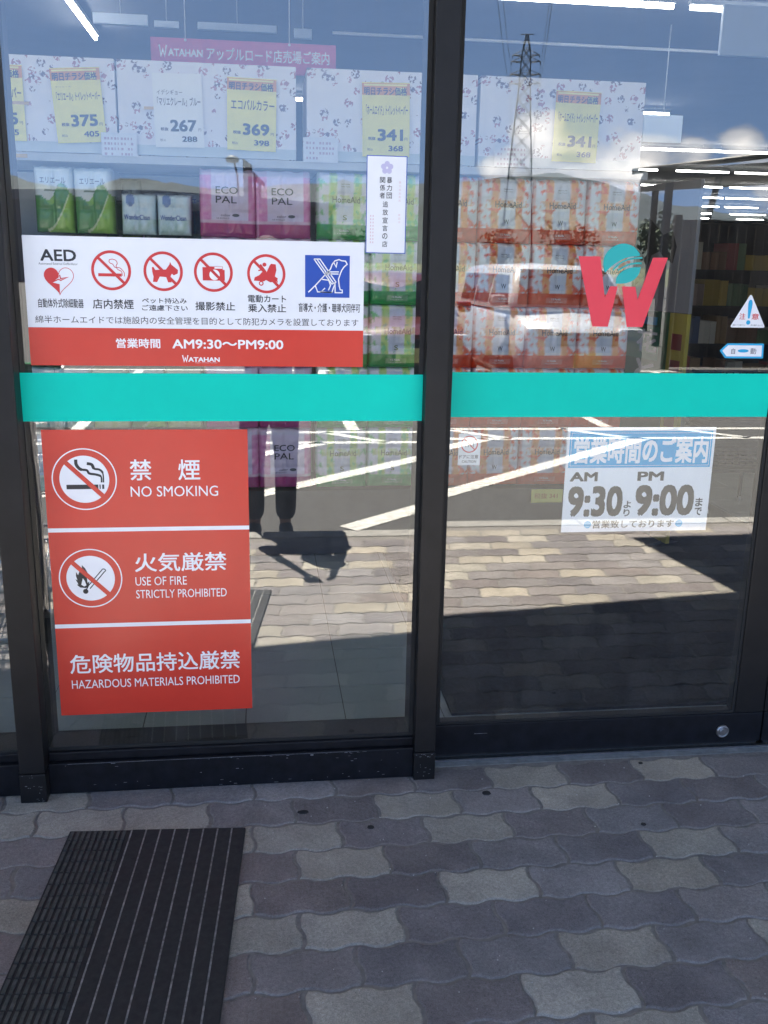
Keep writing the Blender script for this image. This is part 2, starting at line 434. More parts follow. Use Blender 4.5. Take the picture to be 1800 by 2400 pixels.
# gum spots and grit lying on the paving
rg = random.Random(3)
def spot(x, y, r, rz=1.0, col='rubber', cat=None):
    bm = B(); n = 14
    top = [bm.verts.new((x+r*(1+.12*rg.uniform(-1, 1))*math.cos(2*math.pi*i/n), y+r*rz*(1+.12*rg.uniform(-1, 1))*math.sin(2*math.pi*i/n), .0032)) for i in range(n)]
    bot = [bm.verts.new((v.co.x*1.0+(v.co.x-x)*.12, v.co.y+(v.co.y-y)*.12, .0008)) for v in top]
    bm.faces.new(top)
    for i in range(n): bm.faces.new((bot[i], bot[(i+1) % n], top[(i+1) % n], top[i]))
    return bm
for x, y, r, lb in ((.607, -.109, .011, 'round black gum spot on the paving beside the centre post foot'), (.097, -.155, .013, 'oval black gum spot on the paving off the mat corner'),
                    (.268, -.242, .008, 'small black gum spot on the paver left of a dark one'), (.985, -.298, .006, 'faint dark gum spot on a dark paver in front of the door'),
                    (1.10, .010, .006, 'tiny dark gum spot on a beige paver under the door lock')):
    tag(build('gum_spot', spot(x, y, r, .9 if r < .012 else .55), M['rubber'], loc=(x, y, 0)), lb, 'gum spot')
bm = B()
for i in range(260):
    x, y = rg.uniform(-1.2, 2.0), rg.uniform(-1.3, .02); s = rg.uniform(.0006, .0019)
    bmesh.ops.create_icosphere(bm, subdivisions=1, radius=s, matrix=Matrix.Translation((x, y, .0012)))
tag(build('grit', bm, mat('pale_grit', (.42, .41, .39), .8)), kind='stuff')

# road markings on the asphalt (hatched keep-clear area, lane lines, bays)
bm = B()
def mark(x0, y0, x1, y1, w):
    d = Vector((x1-x0, y1-y0)).normalized(); nrm = Vector((-d.y, d.x))*w/2
    vs = [bm.verts.new((p[0], p[1], -.096)) for p in ((x0+nrm.x, y0+nrm.y), (x0-nrm.x, y0-nrm.y), (x1-nrm.x, y1-nrm.y), (x1+nrm.x, y1+nrm.y))]
    f = bm.faces.new(vs); f.normal_update()
    if f.normal.z < 0: f.normal_flip()
def diag(x0, y0, xe, w=.15):       # a hatch stripe running away from the kerb
    mark(x0, y0, xe, y0 - (xe-x0)*.92, w)
for i in range(-5, 1):             # successive stripes along the kerb
    xs = .50 + i*1.47
    diag(xs, -2.92, xs + 2.74/.92, .145)
mark(-9, -5.66, 9, -5.66, .10); mark(-9, -6.17, 9, -6.17, .10)
for i in range(-6, 7):
    mark(.57+i*1.14, -6.17, .57+i*1.14+.52, -5.66, .10)
for i in range(-5, 6):
    mark(.85+i*2.5, -6.28, .85+i*2.5, -11.2, .12)
mark(-14, -11.25, 14, -11.25, .12)
tag(build('road_markings', bm, M['line']), kind='structure')

# hills beyond the town, as ridges of real relief
def ridge(name, dist, depth, els, base, seed, m):
    """els: list of (azimuth deg, elevation deg) of the crest as seen from the shop."""
    bm = B(); rows = []
    n = 220; r_ = random.Random(seed)
    def crest(a):
        for (a0, e0), (a1, e1) in zip(els, els[1:]):
            if a0 <= a <= a1:
                t = (a-a0)/(a1-a0); t = t*t*(3-2*t); return e0+(e1-e0)*t
        return els[-1][1]
    for j in range(9):
        t = j/8; row = []
        for i in range(n+1):
            a = els[0][0] + (els[-1][0]-els[0][0])*i/n
            e = crest(a) + .16*noise.noise(Vector((a*.45, seed, 0))) + .07*noise.noise(Vector((a*1.9, seed, 5)))
            hgt = max(5, dist*math.tan(rad(e)) + 1.4)
            D = dist - depth*(1-t)
            spur = 1 + .30*noise.noise(Vector((a*.55, t*2.5, seed+9)))
            z = hgt*(t**1.15)*(spur if j < 8 else 1) + (hgt*.05*noise.noise(Vector((a*2.2, t*6, seed))) if 0 < j < 8 else 0)
            row.append(bm.verts.new((D*math.sin(rad(a)), -D*math.cos(rad(a)), base + max(0, z))))
        rows.append(row)
    for a, b in zip(rows, rows[1:]):
        for i in range(n):
            f = bm.faces.new((a[i], a[i+1], b[i+1], b[i])); f.smooth = True
    return tag(build(name, bm, m), kind='structure')
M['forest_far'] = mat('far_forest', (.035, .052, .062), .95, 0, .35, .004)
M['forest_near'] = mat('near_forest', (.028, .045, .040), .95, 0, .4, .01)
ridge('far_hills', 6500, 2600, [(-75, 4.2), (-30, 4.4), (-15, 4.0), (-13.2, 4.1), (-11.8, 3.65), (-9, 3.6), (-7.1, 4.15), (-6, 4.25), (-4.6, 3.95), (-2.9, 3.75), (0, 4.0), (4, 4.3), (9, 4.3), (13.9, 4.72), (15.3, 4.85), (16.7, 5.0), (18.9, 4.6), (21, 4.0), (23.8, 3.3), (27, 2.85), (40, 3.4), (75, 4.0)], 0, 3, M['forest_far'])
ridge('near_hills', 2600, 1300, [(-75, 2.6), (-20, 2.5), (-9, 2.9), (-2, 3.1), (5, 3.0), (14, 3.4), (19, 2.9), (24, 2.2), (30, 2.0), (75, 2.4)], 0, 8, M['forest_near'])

# ================================================================== THE STORE BUILDING
store = empty('store_building', (0, 0, 0), 'store building with glazed entrance front, deep entrance canopy and dark door framing', 'building')
bm = B()
box(bm, -12, -2.66, .02, .26, -.1, 4.4); box(bm, 4.32, 28, .02, .26, -.1, 4.4)
box(bm, -2.66, 4.32, .022, .255, 2.45, 4.4)
build('front_wall', bm, M['render'], store)
bm = B(); box(bm, -12.2, -12.0, .02, 46.2, -.1, 4.4); box(bm, 28, 28.2, .02, 46.2, -.1, 4.4); box(bm, -12, 28, 46, 46.2, -.1, 4.4)
build('side_wall', bm, M['wallin'], store)
bm = B(); box(bm, -12, 28, .27, 46, 3.16, 3.24); build('ceiling', bm, M['ceil'], store)
bm = B(); box(bm, -12.3, 28.3, -.02, 46.3, 4.42, 4.6); build('roof', bm, M['roof'], store)
# canopy: its outer edge runs a little askew to the doors and steps out at the right
def canopy(z0, z1):
    bm = B()
    pts = [(-7, -1.72), (-.59, -2.74), (1.57, -3.05), (1.42, -3.94), (9.5, -4.3), (9.5, .015), (-7, .015)]
    a = [bm.verts.new((x, y, z0)) for x, y in pts]; b = [bm.verts.new((x, y, z1)) for x, y in pts]
    bm.faces.new(a); bm.faces.new(b[::-1])
    for i in range(len(a)):
        j = (i+1) % len(a); bm.faces.new((a[j], a[i], b[i], b[j]))
    bmesh.ops.recalc_face_normals(bm, faces=bm.faces[:]); return bm
build('canopy', canopy(3.50, 3.85), M['soffit'], store)
for x, y in ((-6.5, -1.3), (9.0, -3.9), (6.2, -3.6)):
    bm = B(); box(bm, x-.15, x+.15, y-.15, y+.15, -.02, 3.5, .01); build('canopy_post', bm, M['render'], store)

# interior floor, with its square tiles
bm = B()
vs = [bm.verts.new(p) for p in ((-12, .16, -.003), (28, .16, -.003), (28, 46, -.003), (-12, 46, -.003))]; bm.faces.new(vs)
tag(build('store_subfloor', bm, M['tile_joint']), kind='structure')
bm = B(); T = .318
for i in range(-7, 13):
    for j in range(-2, 12):
        x0, y0 = -.060 + i*T, .619 + j*T
        y1 = y0 + T
        if y1 < .25: continue
        box(bm, x0+.0016, x0+T-.0016, max(y0, .255)+.0016, y1-.0016, -.002, .0006)
vs = [bm.verts.new(p) for p in ((-12, 4.5, .0002), (28, 4.5, .0002), (28, 46, .0002), (-12, 46, .0002))]; bm.faces.new(vs)
tag(build('store_floor', bm, M['tile']), kind='structure')

# ---------------- glazing
def pane(name, x0, x1, z0, z1, yf, parent, th=.008):
    bm = B(); fs = box(bm, x0, x1, yf, yf+th, z0, z1)
    for f in fs: f.material_index = 0 if f.normal.y < -.5 or f.calc_center_median().y < yf+1e-4 else 1
    return build(name, bm, [M['glass'], M['glass_back']], parent)
screen = empty('glazed_screen', (-.05, 0, 0), 'dark framed fixed glass screen left of the door carrying the AED and no smoking notices', 'glass screen')
GL, GR = .022, .100
ZT = 2.44
def post(x0, x1, yf, yb, parent, name='mullion', z0=.0):
    bm = B()
    box(bm, x0, x1, yf, yb, z0+.085, ZT, .003); 
    # screwed-on foot cover, slightly proud
    box(bm, x0-.0015, x1+.0015, yf-.0025, yb, z0, z0+.083, .003)
    return build(name, bm, M['alu'], parent)
post(.4170, .4750, -.018, .155, screen); post(-.6490, -.5830, -.038, .155, screen)
bm = B()   # bottom rail with its sloped sill and step
box(bm, -.5820, .4160, -.004, .14, .002, .092, .003)
box(bm, -.5820, .4160, .010, .14, .0935, .118, .003)
build('bottom_rail', bm, M['alu_kick'], screen)
bm = B()
for x0, x1 in ((-.5830, -.5815), (.4048, .4165)): box(bm, x0, x1, .0205, .10, .1195, ZT)
box(bm, -.5812, .4046, .0205, .10, .1192, .1285)
build('glazing_bead', bm, M['gasket'], screen)
pane('glass_pane', -.5827, .4167, .1195, ZT, GL, screen)
bm = B(); box(bm, -.645, .472, .02, .15, ZT+.0005, ZT+.012); build('head_rail', bm, M['alu'], screen)
# scratches and chips on the frame
bm = B(); rs = random.Random(8)
def nick(x0, x1, y, z, h):
    bm_ = bm; rect(bm_, x0, z, x1, z+h, y)
for i in range(46):
    x = rs.uniform(-.57, .40); z = rs.choice([rs.uniform(.006, .03), rs.uniform(.084, .0895), rs.uniform(.02, .085)])
    nick(x, x+rs.uniform(.001, .012), -.0056, z, rs.uniform(.0006, .0016))
for x0, x1, y in ((.4185, .4735, -.0215), (-.6475, -.5845, -.0415)):
    for i in range(16):
        x = rs.uniform(x0, x1-.006); nick(x, x+rs.uniform(.001, .006), y, rs.choice([rs.uniform(.07, .082), rs.uniform(.004, .06)]), rs.uniform(.0008, .002))
nick(.125, .133, -.0056, .0835, .0045); nick(-.53, .26, -.0056, .0905, .0008)
build('scratch', bm, M['scuff'], screen)

# side window left of the left post
sidew = empty('side_window', (-1.1, 0, 0), 'narrow strip of side window at the left edge beyond the dark post', 'window')
bm = B(); box(bm, -2.65, -.6495, -.004, .14, .002, .094, .003); box(bm, -2.65, -.6495, .010, .14, .0955, .120, .003); build('bottom_rail', bm, M['alu_kick'], sidew)
pane('glass_pane', -2.60, -.6492, .1205, ZT, GL, sidew)
bm = B(); box(bm, -2.655, -2.60, -.03, .15, 0, ZT); build('mullion', bm, M['alu'], sidew)

# sliding doors
def sliding_door(x0, x1, label, lock, mir=1):
    d = empty('sliding_door', ((x0+x1)/2, .10, 0), label, 'sliding door')
    bm = B()
    box(bm, x0+.001, x1-.001, .090, .145, .012, .108, .003)
    build('bottom_rail', bm, M['alu_kick'], d)
    bm = B()
    for a, b in ((x0, x0+.070), (x1-.092, x1)):
        box(bm, a, b, .0915, .143, .1085, ZT, .003)
    box(bm, x0+.0705, x1-.0925, .0925, .142, ZT-.06, ZT)
    build('stile', bm, M['alu'], d)
    bm = B()
    for a, b in ((x0+.0705, x0+.078), (x1-.100, x1-.0925)): box(bm, a, b, .096, .13, .1085, ZT-.061)
    box(bm, x0+.0785, x1-.1005, .096, .13, .1085, .1145)
    build('gasket', bm, M['gasket'], d)
    pane('glass_pane', x0+.0720, x1-.0940, .1090, ZT-.061, GR, d)
    bm = B(); box(bm, x0+.01, x1-.01, .095, .14, .0015, .0115); build('bottom_brush', bm, M['gasket'], d)
    if lock:
        bm = B()
        disc_prism(bm, (1.387, .0865, .052), (0, 1, 0), .0195, .006, 28); ring(bm, (1.387, .0835, .052), (0, 1, 0), .0165, .0022, 28, 8)
        disc_prism(bm, (1.387, .0815, .052), (0, 1, 0), .0095, .006, 20); box(bm, 1.3862, 1.3878, .0778, .0783, .047, .057)
        build('lock_cylinder', bm, M['steel'], d)
        bm = B(); rect(bm, .612, .0782, .652, .0794, .0885); build('slot_mark', bm, M['scuff'], d)
    return d
sliding_door(.430, 1.5155, 'sliding glass door leaf with black kick rail and round lock, carrying the W emblem', True)
sliding_door(1.5185, 2.60, 'second sliding door leaf whose dark stile shows at the right edge', False)
bm = B(); box(bm, .48, 2.60, .076, .104, -.0012, .0052); box(bm, .48, 2.60, .130, .142, -.0012, .0052)
tag(build('door_track', bm, M['steel'], loc=(1.5, .12, 0)), 'thin bright steel guide track on the ground below the sliding door', 'door track')
rw = empty('right_window', (3.5, 0, 0), 'fixed glass side window to the right of the sliding doors', 'window')
pane('glass_pane', 2.70, 4.30, .06, ZT, GL, rw)
bm = B(); box(bm, 2.64, 2.70, -.018, .155, 0, ZT); box(bm, 2.70, 4.31, .01, .14, .002, .119); box(bm, 4.302, 4.318, -.01, .15, .12, ZT); build('frame', bm, M['alu'], rw)

# ================================================================== NOTICES AND FILMS ON THE GLASS
LY = GL - .0014            # front of an outside sheet on the fixed pane
def sheet(name, x0, x1, z0, z1, yf, m, label, cat, th=.0008, group=None):
    bm = B(); box(bm, x0, x1, yf, yf+th, z0, z1)
    return tag(build(name, bm, m, loc=((x0+x1)/2, yf+th, z0)), label, cat, group)
class Ink:
    """Collects one colour of print on a sheet, then links it as one part of that sheet."""
    def __init__(s, y): s.bm = B(); s.y = y
    def text(s, t, x0, z0, x1, z1, bold=.012, **k): text_into(s.bm, t, x0, z0, x1, z1, s.y, bold, **k); return s
    def done(s, name, m, parent, label=None):
        o = build(name, s.bm, M[m], parent)
        if label: o['label'] = label
        return o

# --- safety bands
sheet('safety_band', -.5905, .4158, 1.0215, 1.1415, .0186, M['teal'], 'teal safety band across the fixed glass screen between the white notice and the red notice', 'safety band')
sheet('safety_band', .4975, 1.4140, 1.0185, 1.1395, GR-.0014, M['teal'], 'teal safety band across the sliding door below the W emblem', 'safety band')
sheet('safety_band', 1.60, 2.50, 1.0185, 1.1395, GR-.0014, M['teal'], 'teal safety band on the second sliding door leaf beyond the right edge', 'safety band')

# --- store notice with AED and the five pictograms
p = sheet('store_notice', -.5545, .2595, 1.1598, 1.4655, LY, M['paperwhite'], 'white notice with AED heart and prohibition symbols above a red opening hours strip', 'notice')
y1, y2, y3 = LY-.0003, LY-.0006, LY-.0009
k = Ink(y1); rect(k.bm, -.5545, 1.1598, .2595, 1.2512, k.y); k.done('hours_strip', 'red_film', p)
k = Ink(y1)
k.text('AED', -.5155, 1.4074, -.4324, 1.4341, .02)
k.text('自動体外式除細動器', -.5274, 1.2980, -.4217, 1.3198).text('店内禁煙', -.4000, 1.2971, -.3033, 1.3201)
k.text('ペット持込み', -.2830, 1.3117, -.1762, 1.3249).text('ご遠慮下さい', -.2838, 1.2941, -.1742, 1.3080)
k.text('撮影禁止', -.1554, 1.2962, -.0592, 1.3172).text('電動カート', -.0277, 1.3171, .0662, 1.3356).text('乗入禁止', -.0274, 1.2935, .0660, 1.3137)
k.text('盲導犬・介護・聴導犬同伴可', .0970, 1.2955, .2509, 1.3176)
k.text('綿半ホームエイドでは施設内の安全管理を目的として防犯カメラを設置しております', -.5369, 1.2615, .2469, 1.2795, .0)
k.done('lettering', 'black_ink', p)
k = Ink(y1).text('Automated External Defibrillator', -.5204, 1.3985, -.4297, 1.4038, 0); k.done('small_lettering', 'grey_ink', p)
k = Ink(y2).text('営業時間', -.3498, 1.2032, -.2435, 1.2266, .018).text('AM9:30～PM9:00', -.2146, 1.2030, .0585, 1.2256, .018)
k.text('ATAHAN', -.1768, 1.1706, -.0996, 1.1820, .03)
stroke(k.bm, [(-.1905, 1.1868), (-.1872, 1.1712), (-.1842, 1.1805), (-.1812, 1.1712), (-.1775, 1.1868)], .0028, k.y)
k.text('Super Home Center', -.1600, 1.1672, -.1050, 1.1692, 0)
k.done('white_lettering', 'white_ink', p)
k = Ink(y1)
PXS = .0003016
def conv4(cx, cz, ox, oy, sx=PXS, sz=PXS): return lambda px, py: (cx+(px-ox)*sx, cz-(py-oy)*sz)
def no_ring(bm, cx, cz, y, R=.0468, w=.0066):
    annulus(bm, cx, cz, R-w, R, y); a = (R-w*.8)*.7071; stroke(bm, [(cx-a, cz+a), (cx+a, cz-a)], w, y-.00015)
for cx in (-.3525, -.2298, -.1098, .0183): no_ring(k.bm, cx, 1.3878 if cx < 0 else 1.3863, k.y)
c = conv4(-.3525, 1.3878, 865, 310)
poly(k.bm, [c(763, 357), c(945, 357), c(945, 333), c(763, 333)], k.y-.00005)
for pts in ([(965, 355), (965, 325), (935, 290), (895, 285), (880, 262), (855, 250), (855, 228), (880, 222)], [(950, 350), (945, 318), (915, 300), (905, 275), (915, 255), (905, 232), (880, 222)]):
    stroke(k.bm, smooth_pts([c(*q) for q in pts], 4), .0016, k.y-.00005)
c = conv4(-.2298, 1.3878, 1268, 315)
dog = [(1180, 285), (1191, 280), (1206, 305), (1290, 300), (1318, 262), (1325, 240), (1334, 262), (1362, 283), (1385, 303), (1382, 330), (1350, 345), (1336, 332), (1325, 352), (1331, 400), (1303, 400), (1290, 360), (1240, 356), (1217, 400), (1184, 398), (1190, 358), (1182, 320)]
poly(k.bm, [c(*q) for q in dog][::-1], k.y-.00005)
c = conv4(-.1098, 1.3878, 62, 303, .000334, .000334)
poly(k.bm, [c(-16, 362), c(143, 362), c(143, 285), c(130, 285), c(130, 262), c(35, 262), c(35, 268), c(-16, 268)], k.y-.00005)
c = conv4(.0183, 1.3863, 443, 312, .000336, .000336)
poly(k.bm, [c(*q) for q in [(352, 362), (358, 338), (392, 322), (412, 300), (428, 296), (445, 300), (468, 252), (478, 240), (512, 244), (516, 285), (505, 330), (526, 343), (520, 366), (470, 372), (440, 356), (425, 366), (385, 364)]][::-1], k.y-.00005)
stroke(k.bm, [c(400, 246), c(440, 300)], .004, k.y-.00005); stroke(k.bm, [c(385, 290), c(430, 280)], .003, k.y-.00005); disc(k.bm, *c(430, 247), .0048, k.y-.00006)
annulus(k.bm, *c(405, 380), .0032, .0058, k.y-.00012); annulus(k.bm, *c(512, 366), .0022, .0045, k.y-.00012)
# heart: left half filled, right half outlined, lightning across
hx, hz = -.4755, 1.3655
heart = []
for i in range(61):
    t = -math.pi + 2*math.pi*i/60
    heart.append((.00215*16*math.sin(t)**3, .00215*(13*math.cos(t)-5*math.cos(2*t)-2*math.cos(3*t)-math.cos(4*t))))
left = [(hx+x, hz+z*1.03) for x, z in heart if x <= 1e-6]
poly(k.bm, [(hx, hz-.0375), (hx+.001, hz-.012), (hx-.016, hz-.008), (hx, hz+.004), (hx, hz+.0095)] + sorted([q for q in left if q[0] < hx-1e-5 or q[1] > hz-.03], key=lambda q: math.atan2(q[1]-hz, hx-q[0]), reverse=True), k.y)
stroke(k.bm, [(hx+x, hz+z*1.03) for x, z in heart[30:61]], .0014, k.y)
stroke(k.bm, [(hx+.002, hz+.010), (hx+.004, hz+.001), (hx+.022, hz+.005), (hx+.004, hz-.003), (hx-.001, hz-.0005), (hx-.017, hz-.008)], .0026, k.y-.0001)
k.done('symbol', 'red_ink', p)
k = Ink(y2); rect(k.bm, .1133, 1.3317, .2239, 1.4330, y1); k.done('guide_dog_panel', 'blue_ink', p)
k = Ink(y3)
disc(k.bm, -.1072, 1.3818, .0125, k.y); rect(k.bm, -.107, 1.3965, -.088, 1.4005, k.y)
a = (.0125)*.7071
c = conv4(.1686, 1.38235, 882.5, 331.5, .0003445, .000334)
for pts in ([(745, 447), (800, 392), (905, 275)], [(905, 275), (915, 245), (935, 218), (965, 208), (985, 216), (1012, 218), (1024, 240), (1000, 262), (985, 285), (975, 310), (962, 350), (968, 400), (975, 425), (990, 428), (990, 447), (938, 447), (938, 380)],
            [(938, 380), (925, 415), (915, 445), (835, 445), (865, 415)], [(795, 398), (812, 443), (915, 446)], [(845, 352), (892, 358), (905, 395), (890, 430)], [(785, 207), (828, 207), (945, 372)], [(785, 207), (915, 385), (945, 372)], [(806, 207), (928, 380)], [(885, 298), (965, 296)], [(880, 312), (962, 312)], [(925, 225), (945, 262), (952, 225)]):
    stroke(k.bm, [c(*q) for q in pts], .0028, k.y)
k.done('guide_dog_lines', 'white_ink', p)
k = Ink(y3-.0003); stroke(k.bm, [(-.1098-.0285, 1.3878+.0285), (-.1098+.0285, 1.3878-.0285)], .0066, k.y); k.done('slash', 'red_ink', p)

# --- red fire safety notice
p = sheet('fire_notice', -.5430, -.0341, .2225, 1.0002, LY, M['red_film'], 'tall red no smoking and no fire notice low on the fixed glass screen', 'notice')
k = Ink(y1)
rect(k.bm, -.5430, .7348, -.0341, .7455, k.y); rect(k.bm, -.5430, .4728, -.0341, .4838, k.y)
for cx, cz in ((-.4450, .8731), (-.4445, .6093)):
    annulus(k.bm, cx, cz, .0770, .0800, k.y, n=64); disc(k.bm, cx, cz, .0612, k.y, n=56)
k.text('禁', -.3316, .8691, -.2782, .9238, .010).text('煙', -.2112, .8687, -.1562, .9230, .010)
k.text('NO SMOKING', -.3323, .8262, -.1120, .8536, -.004)
k.text('火気厳禁', -.3310, .6235, -.0950, .6748, .010)
k.text('USE OF FIRE', -.3314, .5862, -.1993, .6101, -.004).text('STRICTLY PROHIBITED', -.3310, .5508, -.0962, .5742, -.004)
k.text('危険物品持込厳禁', -.5114, .3425, -.0649, .3965, .010)
k.text('HAZARDOUS MATERIALS PROHIBITED', -.5101, .2995, -.0668, .3238, -.004)
k.done('white_lettering', 'white_ink', p)
k = Ink(y2)
c = conv4(-.4450, .8731, 527, 382, .0003914, .000414)
for x0, x1 in ((412, 612), (619, 627), (636, 649)): poly(k.bm, [c(x0, 443), c(x1, 443), c(x1, 415), c(x0, 415)], k.y)
stroke(k.bm, smooth_pts([c(*q) for q in [(480, 258), (482, 290), (505, 318), (545, 325), (560, 345), (600, 352), (632, 365), (634, 402)]]), [.0080]*14+[.0060]*22+[.004]*7, k.y)
stroke(k.bm, smooth_pts([c(*q) for q in [(548, 283), (578, 290), (592, 315), (625, 322), (645, 345), (646, 402)]]), [.0075]*12+[.0055]*12+[.0035]*7, k.y)
k.done('cigarette', 'black_ink', p); k = Ink(y2)
c = conv4(-.4445, .6093, 569, 1002, .000404, .000436)
fl = [(519, 918), (538, 938), (551, 965), (553, 1000), (545, 990), (548, 1030), (560, 1020), (552, 1055), (535, 1062), (500, 1058), (480, 1040), (490, 1038), (474, 1005), (486, 1012), (478, 985), (480, 960), (492, 980), (502, 955), (518, 945)]
poly(k.bm, [c(*q) for q in fl][::-1], k.y)
for off in (-9, 9):
    stroke(k.bm, [c(552+off, 1062+off*.5), c(650+off, 956+off*.5)], .0026, k.y)
stroke(k.bm, smooth_pts([c(641, 951), c(648, 945), c(660, 947), c(665, 955), c(659, 961)], 4), .0026, k.y)
disc(k.bm, *c(533, 1083), .0068, k.y, n=20); stroke(k.bm, [c(536, 1076), c(556, 1040)], .0028, k.y)
k.done('burning_match', 'black_ink', p)
k = Ink(y2-.0001); c = conv4(-.4445, .6093, 569, 1002, .000404, .000436)
poly(k.bm, [c(*q) for q in [(508, 1040), (520, 1000), (532, 1018), (540, 1045), (525, 1052)]][::-1], k.y); k.done('flame_heart', 'white_ink', p)
for cx, cz in ((-.4450, .8731), (-.4445, .6093)):
    k = Ink(y3); a = .0615*.7071+.004; stroke(k.bm, [(cx-a, cz+a), (cx+a, cz-a)], .0118, k.y); k.done('slash', 'red_film', p)

# --- narrow declaration notice, taped inside the fixed pane
PY = GL - .0014
p = sheet('declaration_notice', .2625, .3620, 1.4405, 1.6695, PY, M['paperwhite'], 'narrow white vertical notice with a violet border beside the dark centre post', 'notice')
k = Ink(PY-.0003)
for q in ((.2625, 1.4405, .2645, 1.6695), (.3600, 1.4405, .3620, 1.6695), (.2645, 1.4405, .3600, 1.4425), (.2645, 1.6675, .3600, 1.6695)): rect(k.bm, *q, k.y)
k.done('border', 'blue_border', p) if 'blue_border' in M else k.done('border', 'blue_ink', p)
k = Ink(PY-.0003)
for i, ch in enumerate('関係者'): k.text(ch, .2955, 1.6060-i*.0178, .3085, 1.6200-i*.0178, .008)
for i, ch in enumerate('暴力団'): k.text(ch, .3125, 1.6060-i*.0178, .3255, 1.6200-i*.0178, .008)
for i, ch in enumerate('追放宣言の店'): k.text(ch, .3035, 1.5500-i*.0188, .3165, 1.5640-i*.0188, .008)
k.done('lettering', 'black_ink', p)
k = Ink(PY-.0003)
M['pale_violet'] = mat('pale_violet_print', (.52, .50, .72), .4); M['faint_pink'] = mat('faint_pink_print', (.70, .52, .58), .4)
for i in range(5):
    a = math.pi/2 + i*2*math.pi/5; disc(k.bm, .3125+.009*math.cos(a), 1.6415+.009*math.sin(a), .0065, k.y-.00002*i, n=16)
k.done('emblem', 'pale_violet', p)
k = Ink(PY-.0003)
for i, ch in enumerate('暴力追放県民'): k.text(ch, .3425, 1.606-i*.0085, .3475, 1.611-i*.0085, 0)
for i, ch in enumerate('飯田市'): k.text(ch, .3425, 1.530-i*.0085, .3475, 1.535-i*.0085, 0)
for j in range(2):
    for i in range(9): rect(k.bm, .279-.006*j, 1.527-i*.0078, .2815-.006*j, 1.531-i*.0078, k.y)
k.done('side_lettering', 'faint_pink', p)

# --- opening hours notice inside the sliding door
HY = GR + .0095
p = sheet('hours_notice', .8415, 1.2740, .6865, .9878, HY, M['paperwhite'], 'white and blue opening hours notice taped inside the sliding door', 'notice')
h1, h2 = HY-.0003, HY-.0006
k = Ink(h1); rect(k.bm, .8490, .8735, 1.2660, .9775, k.y); k.done('header', 'cyan_ink', p)
k = Ink(h2).text('営業時間のご案内', .8625, .8850, 1.2560, .9610, .030)
for q in ((.8535, .8785, 1.2615, .8797), (.8535, .9713, 1.2615, .9725), (.8535, .8797, .8548, .9713), (1.2602, .8797, 1.2615, .9713)): rect(k.bm, *q, k.y)
k.done('header_lettering', 'white_ink', p)
k = Ink(h1).text('AM', .8563, .8345, .9372, .8612, .03).text('PM', 1.0540, .8345, 1.1320, .8612, .03)
k.text('9:30', .8554, .7313, 1.0160, .8207, .035).text('9:00', 1.0530, .7313, 1.2290, .8228, .035)
for ch, q in (('よ', (1.0200, .7555, 1.0420, .7770)), ('り', (1.0210, .7312, 1.0400, .7525)), ('ま', (1.2340, .7575, 1.2560, .7830)), ('で', (1.2340, .7312, 1.2560, .7545))): k.text(ch, *q, .022)
k.text('営業致しております', .9320, .6965, 1.1750, .7200, .022)
k.done('lettering', 'black_ink', p)
k = Ink(h1); disc(k.bm, .9180, .7083, .0108, k.y); disc(k.bm, 1.1905, .7083, .0108, k.y); k.done('dot', 'cyan_ink', p)

# --- small door caution sticker inside
p = sheet('caution_sticker', .5350, .5965, .8835, .9710, HY, M['paperwhite'], 'small white door caution sticker with a faded red ring, low by the centre post', 'sticker')
k = Ink(h1); annulus(k.bm, .5655, .9420, .0205, .0238, k.y); stroke(k.bm, [(.5655-.0155, .9420+.0155), (.5655+.0155, .9420-.0155)], .0030, k.y-.0001); k.done('ring', 'faded_red', p) if 'faded_red' in M else k.done('ring', 'red_ink', p)
k = Ink(h1).text('ドアに注意', .5385, .9018, .5915, .9128, .015).text('CAUTION', .5460, .8900, .5860, .8973, .01); k.done('lettering', 'black_ink', p)
k = Ink(h1)
for dx in (-.010, -.003, .004, .011): rect(k.bm, .5655+dx-.001, .9340, .5655+dx+.001, .9510, k.y)
k.done('hand_mark', 'grey_ink', p)

# --- W emblem on the sliding door: two rose strokes with a teal globe
WY = GR - .0014
def slab(bm, pts, y0, th=.0009):
    prism(bm, pts, y0, y0+th)
bm = B()
slab(bm, [(.8345, 1.4445), (.894, 1.4450), (.9145, 1.338), (.927, 1.3690), (.948, 1.3690), (.929, 1.2632), (.886, 1.2632)], WY)
slab(bm, [(.9600, 1.3690), (.9968, 1.3690), (1.0060, 1.3350), (1.0391, 1.4450), (1.0803, 1.4455), (1.0261, 1.2632), (.9821, 1.2632)], WY)
p = tag(build('emblem_decal', bm, M['rosered'], loc=(.957, GR, 1.263)), 'rose red W emblem with a teal globe on the sliding door glass', 'decal')
def cw(x, y): return (.8863+.0002865*x, 1.7097-.0002687*y)
bm = B()
up = smooth_pts([cw(*q) for q in [(78, 1135), (58, 1050), (75, 965), (135, 895), (230, 858), (330, 882), (404, 955)]], 6) + smooth_pts([cw(*q) for q in [(400, 975), (300, 985), (200, 1030), (130, 1085), (82, 1138)]], 5)
slab(bm, up[::-1], WY-.001)
leaf = smooth_pts([cw(*q) for q in [(192, 1240), (200, 1175), (255, 1115), (335, 1085), (422, 1078)]], 5) + smooth_pts([cw(*q) for q in [(420, 1090), (405, 1150), (355, 1208), (280, 1238), (195, 1242)]], 5)
slab(bm, leaf[::-1], WY-.001)
for pts, w in (([(155, 1112), (225, 1042), (320, 1003), (428, 990)], .0042), ([(205, 1112), (290, 1062), (360, 1045), (426, 1042)], .0042)):
    q = smooth_pts([cw(*a) for a in pts], 6); stroke(bm, q, w, WY-.001)
build('globe', bm, M['tealdecal'], p)

